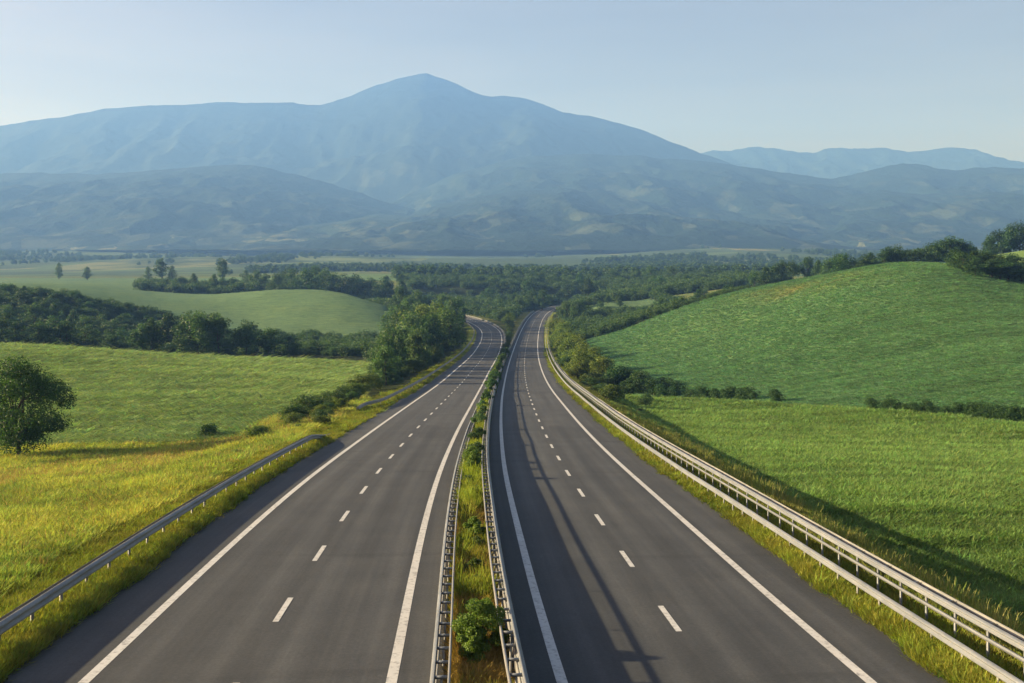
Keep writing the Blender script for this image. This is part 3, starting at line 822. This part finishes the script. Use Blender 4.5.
# median shrubs
def med_x(y, f):
    i = int(round(y)) + 55
    a = PL['p'][i][0] + PL['n'][i][0]*(L_IN); b = PR['p'][i][0] + PR['n'][i][0]*(R_IN)
    return a*(1-f) + b*f
r2 = np.random.default_rng(5)
def bush_near(seed, H, rad, nl, ls, mat, shape='round'):
    return tree_proto(seed, H, rad, .02, 40, nl, ls, shape, mat, .3, 6)
NB = [bush_near(501, 1.35, 0.72, 15000, .052, M_leaf), bush_near(502, 1.1, 0.55, 6000, .075, M_leaf_y), bush_near(503, 1.8, 0.75, 7000, .09, M_leaf, 'tall')]
for y, f, pr, h, lb in ((25.6, .60, 0, 1.35, 'dense round green bush in the median nearest the camera'),
                        (24.6, .40, 1, 0.9, 'olive bush at the foot of the nearest round bush in the median'),
                        (38.5, .55, 1, 1.0, 'small bright bush in the median beyond the nearest round bush'),
                        (56, .55, 2, 1.5, 'tall dark bush in the median halfway to the bend'),
                        (60, .45, 0, 1.3, 'round dark bush just behind the tall one in the median')):
    plant('bush', NB[pr], med_x(y, f), y, h, lb, 'bush', None, (1.3, 1.4, 1.1) if pr == 1 else (2.3, 1.9, 1.0), 1.0, 0.03)
for i in range(16):
    y = 28.5 + 3.0 * i + random.uniform(-1.5, 1.5)
    plant('bush', NB[random.choice((0, 1, 1))], med_x(y, random.uniform(.35, .65)), y, random.uniform(0.35, 0.8), 'low bright green shrub between the nearest bush and the tall ones in the median', 'shrub', 'low bright shrubs in the near median', tuple(1.35*c for c in jit(.3)), 1.2, 0.03)
for i in range(26):
    y = 66 + 6.0 * i + random.uniform(-3, 3)
    plant('bush', random.choice(NB), med_x(y, random.uniform(.35, .65)), y, random.uniform(0.7, 1.45) * (1 + y/400), 'dark green shrub in the long row along the far median', 'shrub', 'long row of shrubs along the far median', tuple(1.4*c for c in jit(.3)), 1.15, 0.03)
for i in range(18):
    y = 235 + 15 * i + random.uniform(-5, 5)
    plant('bush', random.choice(PB), med_x(y, random.uniform(.4, .6)), y, random.uniform(1.6, 2.8) + max(0, y - 400)*0.02, 'leafy shrub where the median widens between the bends', 'shrub', 'shrubs where the median widens', jit(.25), 1.0, 0.03)
print('PLANTS', COUNT)

# ------------------------------------------------------------------ guardrails
def extrude(name, P, off, y0, y1, prof, dz=0.0, step=1, mat=None, parent=None, lift=None, close=True):
    q, nn, s = path_pts(P, off, y0, y1, step)
    if lift is not None:
        q[:, 2] += lift(q[:, 1])
    q[:, 2] += 0.03 * NZ(q[:, 1] * 0.11 + 5 * off if np.isscalar(off) else q[:, 1] * 0.11, q[:, 1] * 0 + 3.3)
    m = len(prof); V = []
    for a, z in prof:
        v = q.copy(); v[:, :2] += nn * a; v[:, 2] += z + dz
        V.append(v)
    V = np.stack(V, 1).reshape(-1, 3)
    Q = []
    nrow = len(q)
    i = np.arange(nrow - 1)
    for k in range(m if close else m - 1):
        k2 = (k + 1) % m
        Q.append(np.stack([i*m + k, i*m + k2, (i+1)*m + k2, (i+1)*m + k], 1))
    Q = np.concatenate(Q)
    me = mesh_quads(name, V, Q)
    return link(name, me, mat, parent)

def wprof(side, z0=0.44, hgt=0.31, dep=0.083, th=0.012):
    """W beam section whose corrugations face `side` (+1 right, -1 left)"""
    zs = [0, .12, .16, .36, .42, .5, .58, .64, .84, .88, 1.0]
    ns = [0, 0, .3, 1, 1, .25, .25, 1, 1, .3, 0] if False else [0.0, 0.35, 0.95, 1.0, 0.95, 0.1, 0.1, 0.95, 1.0, 0.9, 0.0]
    zs = [0, .06, .16, .25, .34, .46, .54, .66, .75, .86, 1.0]
    f = [(side*dep*n_, z0 + hgt*z) for n_, z in zip(ns, zs)]
    b = [(a - side*th, z) for a, z in f[::-1]]
    return f + b
def boxprof(a0, a1, z0, z1):
    return [(a0, z0), (a1, z0), (a1, z1), (a0, z1)]

def channel_post(name, h, w=0.11, d=0.06, th=0.012):
    """C-section post, open to +x"""
    c = [(d/2, -w/2), (-d/2, -w/2), (-d/2, w/2), (d/2, w/2), (d/2, w/2-th), (-d/2+th, w/2-th), (-d/2+th, -w/2+th), (d/2, -w/2+th)]
    m = len(c)
    V = [(x, y, -0.5) for x, y in c] + [(x, y, h) for x, y in c]
    Q = [[k, (k+1) % m, m+(k+1) % m, m+k] for k in range(m)]
    Q += [[m+0, m+1, m+6, m+7], [m+1, m+2, m+5, m+6], [m+2, m+3, m+4, m+5]]
    return mesh_quads(name, V, Q)
def box_mesh(name, x0, x1, y0, y1, z0, z1):
    V = [(x, y, z) for z in (z0, z1) for x, y in ((x0, y0), (x1, y0), (x1, y1), (x0, y1))]
    Q = [[0, 3, 2, 1], [4, 5, 6, 7], [0, 1, 5, 4], [1, 2, 6, 5], [2, 3, 7, 6], [3, 0, 4, 7]]
    return mesh_quads(name, V, Q)

def series(name, mesh, mat, parent, P, off, y0, y1, every, limit=98):
    """repeated part along the rail; the nearest ones single, the rest one piece of stuff"""
    if not mesh.materials: mesh.materials.append(mat)
    ys = np.arange(max(y0, -8), y1, every)
    order = np.argsort(np.abs(ys - 22)); sel = ys[np.sort(order[:limit])]; rest = ys[np.sort(order[limit:])] if len(ys) > limit else []
    def place(y):
        q = np.array([np.interp(y, P['y'], P['p'][:, j]) for j in range(3)]); nn = np.array([np.interp(y, P['y'], P['n'][:, j]) for j in range(2)])
        o = off(y) if callable(off) else off
        q[:2] += nn * o
        return q, math.atan2(nn[1], nn[0])
    for y in sel:
        q, a = place(y)
        o = bpy.data.objects.new(name, mesh); COL.objects.link(o); o.parent = parent
        o.location = Vector(q) - parent.location; o.rotation_euler[2] = a
    if len(rest):
        v0 = np.array([v.co for v in mesh.vertices]); q0 = np.array([list(p.vertices) for p in mesh.polygons])
        V = []; Q = []
        for k, y in enumerate(rest):
            q, a = place(y); ca, sa = math.cos(a), math.sin(a)
            v = v0.copy(); v[:, 0], v[:, 1] = v0[:, 0]*ca - v0[:, 1]*sa, v0[:, 0]*sa + v0[:, 1]*ca
            V.append(v + q - np.array(parent.location)); Q.append(q0 + k*len(v0))
        link('far_' + name + 's', mesh_quads(name, np.concatenate(V), np.concatenate(Q)), mat, parent, 'stuff')

def rail_root(P, off, y, label):
    e = empty('guardrail', (0, 0, 0))
    return tag(e, label, 'guardrail')
post07 = channel_post('post', 0.70)
# near left rail, faces the carriageway (right); its far end sinks to the ground
g = rail_root(PL, 0, 0, 'left roadside guardrail running out of the near left corner to the gap')
OL = L_OUT - 0.85
end_lift = lambda y: -0.62 * sstep(72, 81, y)
extrude('beam', PL, OL, -40, 81, wprof(+1, 0.44, 0.34, 0.10), 0, 1, M_steel2, g, end_lift)
extrude('back_beam', PL, OL - 0.17, -40, 81, wprof(-1, 0.44, 0.34, 0.07), 0, 1, M_steel2, g, end_lift)
series('post', post07, M_steel2, g, PL, OL - 0.085, -8, 74, 2.0)
# far left rail with its flared start
g = rail_root(PL, 0, 0, 'left roadside guardrail beginning beyond the gap below the thicket')
flare = lambda y: OL - 1.3 * (1 - sstep(105, 118, y))
st_lift = lambda y: -0.25 * (1 - sstep(104, 109, y))
extrude('beam', PL, flare, 105, 470, wprof(+1, 0.42, 0.34, 0.09), 0, 1, M_steel2, g, st_lift)
extrude('back_beam', PL, lambda y: flare(y) - 0.17, 105, 470, wprof(-1, 0.42, 0.34, 0.07), 0, 1, M_steel2, g, st_lift)
series('post', post07.copy(), M_steel2, g, PL, lambda y: float(flare(np.array(y))) - 0.085, 107, 470, 4.0)

# median rails: a W beam towards the traffic, a slim rear rail, cross pieces like a ladder
def ladder(P, base, side, label, top_pipe, zb, zt):
    g = rail_root(P, 0, 0, label)
    a = base; rear = base - side*0.34
    extrude('beam', P, a, -40, 560, wprof(side, zb, zt - zb, 0.085), 0, 1, M_steel, g)
    extrude('added_shade_rail', P, a - side*0.03, -40, 560, boxprof(-0.02, 0.02, 0.02, zb + 0.01 if side > 0 else 0.13), 0, 1, M_steel2, g)  # low bar added to block the sun passing under the beam
    extrude('rear_rail', P, rear, -40, 560, boxprof(-0.03, 0.03, zt - 0.11, zt), 0, 1, M_steel2, g)
    if top_pipe:
        extrude('top_pipe', P, a - side*0.06, -40, 560, [(0.035*math.cos(t), 1.02 + 0.04*math.sin(t)) for t in np.arange(8)*math.pi/4], 0, 1, M_steel, g)
        series('pipe_bracket', box_mesh('bracket', -0.02, 0.02, -0.025, 0.025, 0.70, 1.02), M_steel2, g, P, a - side*0.06, -8, 300, 4.0)
    x0, x1 = sorted((-side*0.02, -side*0.31))
    series('spacer', box_mesh('spacer', x0, x1, -0.035, 0.035, zt - 0.08, zt - 0.025), M_steel, g, P, a, -8, 240, 1.0)
    series('post', channel_post('post', zt - 0.09, 0.10, 0.05), M_steel2, g, P, a - side*0.17, -8, 400, 2.0)
    return g
ladder(PL, L_IN - 0.42, -1, 'median guardrail on the side of the left carriageway, sunlit face to the left', False, 0.32, 0.56)
ladder(PR, R_IN + 0.33, +1, 'median guardrail on the side of the right carriageway with its face in shade', True, 0.36, 0.82)

# right side: low front rail and a taller double rail behind it
g = rail_root(PR, 0, 0, 'low front guardrail at the right edge of the right carriageway')
OR = R_OUT + 0.55
extrude('beam', PR, OR, -40, 560, wprof(-1, 0.32, 0.26, 0.08), 0, 1, M_steel, g)
series('post', channel_post('post', 0.52, 0.07, 0.05), M_steel2, g, PR, OR + 0.05, -8, 330, 1.6)
g = rail_root(PR, 0, 0, 'taller double railed guardrail behind the low front rail on the right')
OB = R_OUT + 1.15
extrude('upper_beam', PR, OB, -40, 560, wprof(-1, 0.90, 0.22, 0.075), 0, 1, M_steel, g)
extrude('lower_beam', PR, OB, -40, 560, boxprof(-0.05, 0.0, 0.67, 0.76), 0, 1, M_steel, g)
extrude('back_beam', PR, OB + 0.28, -40, 560, wprof(+1, 0.89, 0.22, 0.075), 0, 1, M_steel2, g)
series('spacer', box_mesh('spacer', 0.02, 0.26, -0.04, 0.04, 0.93, 1.05), M_steel2, g, PR, OB, -8, 200, 2.0)
series('post', channel_post('post', 1.08, 0.07, 0.05), M_steel, g, PR, OB + 0.09, -8, 330, 1.6)

# ------------------------------------------------------------------ grass (countless: stuff)
def tuft(name, seed, nb, spread, lean, wide, bend=0.5):
    r = np.random.default_rng(seed)
    V = []; Q = []; bh = []
    for i in range(nb):
        a = r.uniform(0, 6.283); b = r.uniform(0, spread)
        o = np.array((b*math.cos(a), b*math.sin(a), -0.05)); d = r.uniform(0, 6.283)
        h = r.uniform(0.55, 1.0); ln = r.uniform(0.1, lean)
        w = np.array((math.cos(d+1.57), math.sin(d+1.57), 0)) * wide * r.uniform(.7, 1.3)
        dirv = np.array((math.cos(d), math.sin(d), 0))
        k = len(V)
        for t, ww in ((0, 1), (0.5, .85), (1.0, .12)):
            p = o + dirv*ln*h*t*(bend + t*(1-bend)) + np.array((0, 0, h*t*(1 - 0.15*t*ln)))
            V += [p - w*ww, p + w*ww]; bh += [t, t]
        Q += [[k, k+1, k+3, k+2], [k+2, k+3, k+5, k+4]]
    me = mesh_quads(name, V, Q)
    fattr(me, 'bh', bh); me.materials.append(M_grass)
    return me
GC = bpy.data.collections.new('grass_tufts')   # source shapes, not linked to the scene
for i in range(5):
    o = bpy.data.objects.new('grass_tuft', tuft('tuft', 40+i, 16, 0.30, 0.65, 0.022)); GC.objects.link(o)

def scatter(name, P, col, scl, coll, label_cat, rows=False):
    n = len(P)
    me = bpy.data.meshes.new(name)
    me.vertices.add(n); me.vertices.foreach_set('co', P.astype(np.float32).ravel())
    a = me.attributes.new('gcol', 'FLOAT_COLOR', 'POINT'); d = np.ones((n, 4), np.float32); d[:, :3] = col; a.data.foreach_set('color', d.ravel())
    a = me.attributes.new('grot', 'FLOAT_VECTOR', 'POINT'); rt = np.zeros((n, 3), np.float32); rt[:, 2] = rng.normal(0, .12, n) + (rng.random(n) < .5)*math.pi if rows else rng.uniform(0, 6.283, n); rt[:, :2] = rng.normal(0, .1, (n, 2)); a.data.foreach_set('vector', rt.ravel())
    a = me.attributes.new('gscl', 'FLOAT_VECTOR', 'POINT'); a.data.foreach_set('vector', scl.astype(np.float32).ravel())
    o = link(name, me, None, None, 'stuff')
    o['label'], o['category'] = label_cat
    ng = bpy.data.node_groups.new('scatter_' + name, 'GeometryNodeTree')
    ng.interface.new_socket('Geometry', in_out='INPUT', socket_type='NodeSocketGeometry')
    ng.interface.new_socket('Geometry', in_out='OUTPUT', socket_type='NodeSocketGeometry')
    gi = ng.nodes.new('NodeGroupInput'); go = ng.nodes.new('NodeGroupOutput')
    ci = ng.nodes.new('GeometryNodeCollectionInfo'); ci.inputs['Collection'].default_value = coll; ci.inputs['Separate Children'].default_value = True; ci.inputs['Reset Children'].default_value = True
    ip = ng.nodes.new('GeometryNodeInstanceOnPoints'); ip.inputs['Pick Instance'].default_value = True
    ra = ng.nodes.new('GeometryNodeInputNamedAttribute'); ra.data_type = 'FLOAT_VECTOR'; ra.inputs['Name'].default_value = 'grot'
    sa = ng.nodes.new('GeometryNodeInputNamedAttribute'); sa.data_type = 'FLOAT_VECTOR'; sa.inputs['Name'].default_value = 'gscl'
    e2r = ng.nodes.new('FunctionNodeEulerToRotation')
    L = ng.links.new
    L(gi.outputs[0], ip.inputs['Points']); L(ci.outputs[0], ip.inputs['Instance'])
    L(ra.outputs['Attribute'], e2r.inputs[0]); L(e2r.outputs[0], ip.inputs['Rotation']); L(sa.outputs['Attribute'], ip.inputs['Scale'])
    L(ip.outputs[0], go.inputs[0])
    md = o.modifiers.new('scatter', 'NODES'); md.node_group = ng
    return o

def near_zone(X, Y):
    fr, fc = gidx(X, Y)
    return zone[np.round(fr).astype(int), np.round(fc).astype(int)], tint[np.round(fr).astype(int), np.round(fc).astype(int)]
def field_points(n, D0, D1, power):
    """points over the viewed ground, denser near the camera"""
    u = rng.random(n)
    D = (D0**(1-power) + u*(D1**(1-power) - D0**(1-power)))**(1/(1-power)) if power != 1 else D0*(D1/D0)**u
    px = rng.uniform(-60, 1084, n)
    X = (px - 512) * D / F
    return X, D
def grass_set(name, zones, n, D0, D1, power, hh, ww, label_cat, grow=0.004, cj=0.22, tweak=None, keep=None, ani=None, rows=False):
    X, Y = field_points(n, D0, D1, power)
    z_, t_ = near_zone(X, Y)
    lL = sample(latL, X, Y); lR = sample(latR, X, Y)
    creep = np.clip(0.55*fbm(X*0.45 + 9, Y*0.45, 3), 0, 0.35)
    off = ~(((lL > L_OUT + creep) & (lL < L_IN + 0.02)) | ((lR > R_IN - 0.0) & (lR < R_OUT - creep)))
    k = np.isin(z_, zones) & off
    if keep is not None: k &= keep(X, Y, lL, lR)
    X, Y, t_, z_ = X[k], Y[k], t_[k], z_[k]
    lL, lR = lL[k], lR[k]
    Z = ground(X, Y)
    m = len(X)
    patch = fbm(X*0.25, Y*0.18, 4) if ani is None else fbm(X*ani[0], Y*ani[1] + 0.6*fbm(X*0.03, Y*0.05, 3), 5)
    h = (hh[0] + (hh[1]-hh[0]) * np.clip(0.5 + 0.7*patch + 0.25*rng.normal(size=m), 0, 1.2)) * (1 + grow*Y*0.3)
    w = (ww[0] + (ww[1]-ww[0]) * rng.random(m)) * (1 + grow*Y)
    col = t_ * (1 + cj*rng.normal(size=(m, 1))) * (1 + 0.10*rng.normal(size=(m, 3))) * (1 + 0.35*patch[:, None])
    if tweak is not None: col, h = tweak(col, h, X, Y, lL, lR)
    col = np.clip(col, 0.006, 0.5)
    print(name, m)
    return scatter(name, np.stack([X, Y, Z], 1), col, np.stack([w*2.3, w*0.75, h*0.9] if rows else [w, w, h], 1), GC, label_cat, rows)

def tw_verge(col, h, X, Y, lL, lR):
    dry = sstep(0.0, 0.5, fbm(X*0.5, Y*0.5, 3) + rng.normal(size=len(X))*0.25)[:, None]
    return col*(1-dry*.35) + np.array((0.26, 0.21, 0.06))*dry*.35, h
def tw_median(col, h, X, Y, lL, lR):
    g_ = sstep(-0.15, 0.25, fbm(X*0.3, Y*0.16, 3) + rng.normal(size=len(X))*0.15)[:, None]
    return np.array((0.26, 0.19, 0.06))*(1-g_)*(1 + .2*rng.normal(size=(len(X), 1))) + np.array((0.19, 0.26, 0.04))*g_*(1 + .2*rng.normal(size=(len(X), 1))), h*(0.6 + 0.9*g_[:, 0])
def tw_meadow(col, h, X, Y, lL, lR):
    dry = sstep(0.0, 0.5, fbm(X*0.12 + 40, Y*0.07, 4))
    s = rng.random(len(X))[:, None] < (0.07 + 0.4*dry)[:, None]
    return np.where(s, np.array((0.34, 0.27, 0.11))*(1 + .2*rng.normal(size=(len(X), 1))), col), h
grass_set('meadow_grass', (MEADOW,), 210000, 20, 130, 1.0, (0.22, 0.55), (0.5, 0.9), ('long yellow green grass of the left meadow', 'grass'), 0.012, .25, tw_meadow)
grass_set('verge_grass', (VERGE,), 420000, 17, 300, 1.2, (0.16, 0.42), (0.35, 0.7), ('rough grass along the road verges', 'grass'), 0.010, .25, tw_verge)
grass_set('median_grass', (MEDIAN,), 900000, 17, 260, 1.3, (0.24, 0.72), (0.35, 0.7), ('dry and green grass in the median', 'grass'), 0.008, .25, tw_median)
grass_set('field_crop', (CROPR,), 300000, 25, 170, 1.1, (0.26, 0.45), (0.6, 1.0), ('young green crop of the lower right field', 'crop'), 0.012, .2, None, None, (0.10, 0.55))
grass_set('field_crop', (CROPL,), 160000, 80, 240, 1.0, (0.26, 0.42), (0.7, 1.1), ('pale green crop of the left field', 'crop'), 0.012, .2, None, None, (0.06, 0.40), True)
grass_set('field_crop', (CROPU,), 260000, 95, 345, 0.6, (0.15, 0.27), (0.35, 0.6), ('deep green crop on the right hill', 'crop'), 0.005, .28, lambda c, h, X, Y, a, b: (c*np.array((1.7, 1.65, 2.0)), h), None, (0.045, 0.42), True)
# tall weeds on the bank behind the right rail
GW = bpy.data.collections.new('weed_tufts')
for i in range(4):
    o = bpy.data.objects.new('weed_tuft', tuft('weed', 60+i, 26, 0.22, 0.5, 0.018)); GW.objects.link(o)
X, Y = field_points(160000, 22, 190, 1.1)
lR = sample(latR, X, Y) - R_OUT
k = (lR > 1.9) & (lR < 5.2) & (fbm(X*0.35, Y*0.2, 3) + 0.25*rng.normal(size=len(X)) > 0.02)
X, Y = X[k], Y[k]; m = len(X); g_ = rng.random((m, 1))
col = (np.array((0.27, 0.26, 0.11))*g_ + np.array((0.13, 0.20, 0.045))*(1-g_)) * (1 + .2*rng.normal(size=(m, 1)))
hs = rng.uniform(.55, 1.2, m)
scatter('bank_weeds', np.stack([X, Y, ground(X, Y)], 1), np.clip(col, .01, .5), np.stack([hs*1.1, hs*1.1, hs], 1), GW, ('tall seeding weeds on the bank behind the right guardrail', 'weeds'))

# far woods on the plain: one hazy mass
FC = bpy.data.collections.new('far_crowns')
for i in (0, 3, 6):
    rr = np.random.default_rng(900+i)
    P_, n_, t_, cl_ = crown_points(rr, 10, 5.0, 0.2, 22, 420, 'dome', .34)
    o = bpy.data.objects.new('far_crown', leaf_mesh('far_crown', P_, n_, 1.5*rr.uniform(.6, 1.4, len(P_)), t_, M_leaf, rr)); FC.objects.link(o)
Xf, Yf = field_points(30000, 830, 2600, 1.3)
dens = fbm(Xf*0.004, Yf*0.0022, 4)
pxf = 512 + Xf/Yf*F
k = (dens > 0.10) & ~((pxf > 392) & (pxf < 508) & (Yf < 1200)) & ~((pxf < 140) & (Yf < 1500)) | ((Yf < 960) & (pxf > 395) & (pxf < 790)) & (rng.random(len(Xf)) < .5)
Xf, Yf = Xf[k][:3500], Yf[k][:3500]; m = len(Xf)
s = rng.uniform(0.6, 1.2, m)
scatter('far_woods', np.stack([Xf, Yf, ground(Xf, Yf) - 0.5], 1), np.full((m, 3), 0.05), np.stack([s*1.3, s*1.3, s], 1), FC, ('hazy woods and hedges scattered over the far plain', 'woods'))

# undergrowth filling the woods between the single trees
UC = bpy.data.collections.new('undergrowth_crowns')
for i in (0, 1, 2, 3):
    rr = np.random.default_rng(950+i)
    P_, n_, t_, cl_ = crown_points(rr, 1.0, 0.75, 0.0, 22, 700, 'dome', .36)
    o = bpy.data.objects.new('undergrowth', leaf_mesh('undergrowth', P_, n_, 0.10*rr.uniform(.6, 1.4, len(P_)), t_, M_leaf, rr)); UC.objects.link(o)
Xu, Yu = field_points(36000, 130, 900, 1.1)
zu, _t = near_zone(Xu, Yu)
lLu = sample(latL, Xu, Yu); lRu = sample(latR, Xu, Yu)
pxu = 512 + Xu/Yu*F
belt = (Yu > 595) & (Yu < 700) & (pxu > 140) & (pxu < 410)
k = ((zu == WOODF) | belt) & (lLu < L_OUT - 7.5) & (Yu < 600) | ((zu == WOODF) | belt) & (Yu >= 600) | (zu == WOODF) & (lRu > R_OUT + 7.5) & (Yu < 600) | (zu == WOODF) & (lLu > L_IN + 5) & (lRu < R_IN - 5)
k &= (np.abs(lLu) > 11) & (np.abs(lRu) > 11) & ~((pxu < 372) & (Yu < 268))
Xu, Yu = Xu[k], Yu[k]; m = len(Xu)
s = rng.uniform(2.6, 5.6, m) * np.clip(0.55 + Yu/600, .6, 1.5)
s = np.where(Yu < 490, s*0.62, s*0.8); s = np.where(Yu < 235, s*0.7, s); s = np.where((Xu > 60) & (Yu < 480), s*0.6, s)
print('undergrowth', m)
scatter('undergrowth', np.stack([Xu, Yu, ground(Xu, Yu) - 0.3], 1), np.full((m, 3), 0.05), np.stack([s*1.2, s*1.2, s], 1), UC, ('dense undergrowth filling the woods between the trees', 'undergrowth'))

# ------------------------------------------------------------------ haze
def haze_box():
    me = box_mesh('haze', -14000, 14000, -600, 9000, -40, 1390)
    m = bpy.data.materials.new('haze_air'); m.use_nodes = True
    nt = m.node_tree; nt.nodes.clear()
    out = nt.nodes.new('ShaderNodeOutputMaterial')
    v = nt.nodes.new('ShaderNodeVolumePrincipled')
    v.inputs['Color'].default_value = (0.125, 0.285, 0.76, 1)
    v.inputs['Absorption Color'].default_value = (0.6, 0.6, 0.6, 1)
    v.inputs['Density'].default_value = HAZE_D
    v.inputs['Anisotropy'].default_value = 0.1
    nt.links.new(v.outputs[0], out.inputs['Volume'])
    o = link('haze', me, m, None, 'stuff')
    o['label'] = 'pale blue haze thickening towards the mountains'; o['category'] = 'haze'
HAZE_D = 2.6e-4
haze_box()

# ------------------------------------------------------------------ light, sky, camera
EL, AZ = R(17), R(-90 + 6)          # azimuth from +Y towards +X; the sun stands at the left, slightly ahead
sd = Vector((math.sin(AZ)*math.cos(EL), math.cos(AZ)*math.cos(EL), math.sin(EL)))
w = bpy.data.worlds.new('World'); scene.world = w; w.use_nodes = True
nt = w.node_tree; nt.nodes.clear()
sky = nt.nodes.new('ShaderNodeTexSky'); sky.sky_type = 'NISHITA'; sky.sun_disc = False
sky.sun_elevation = EL; sky.sun_rotation = AZ
sky.air_density = 0.75; sky.dust_density = 2.0; sky.ozone_density = 2.0; sky.altitude = 300
bg = nt.nodes.new('ShaderNodeBackground'); bg.inputs['Strength'].default_value = 0.05
wo = nt.nodes.new('ShaderNodeOutputWorld')
dirv = N(nt, 'ShaderNodeTexCoord').outputs['Generated']
wisp = noise(nt, mapping(nt, dirv, (3.0, 3.0, 26.0), (0, R(4), 0)), 1.0, 7, 0.6, 0.4)
skyc = mixc(nt, 1.0, sky.outputs[0], ramp(nt, wisp, [(0.35, (0.93, 0.93, 0.95)), (0.5, (1, 1, 1)), (0.75, (1.13, 1.09, 1.07))]), 'MULTIPLY')
nt.links.new(mixc(nt, 1.0, skyc, (1.52, 0.97, 0.67), 'MULTIPLY'), bg.inputs[0]); nt.links.new(bg.outputs[0], wo.inputs[0])
sun = bpy.data.lights.new('sun', 'SUN'); sun.energy = 5.0; sun.angle = R(0.8); sun.color = (1.0, 0.93, 0.87)
so = bpy.data.objects.new('sun', sun); COL.objects.link(so)
so.rotation_euler = sd.to_track_quat('Z', 'Y').to_euler()

cam = bpy.data.cameras.new('camera'); cam.sensor_width = 36; cam.lens = 36 * F / 1024
cam.shift_y = -(341.5 - HY) / 1024
cam.clip_start = 0.5; cam.clip_end = 60000
co = bpy.data.objects.new('camera', cam); COL.objects.link(co); co.rotation_euler = (R(90), 0, 0)
scene.camera = co
scene.view_settings.view_transform = 'Standard'; scene.view_settings.look = 'None'
scene.view_settings.exposure = 1.92; scene.view_settings.gamma = 1.0
scene.view_settings.use_curve_mapping = False
cy = scene.cycles
cy.use_denoising = True
cy.max_bounces = 5; cy.diffuse_bounces = 3; cy.glossy_bounces = 2; cy.transmission_bounces = 2; cy.volume_bounces = 0; cy.transparent_max_bounces = 4
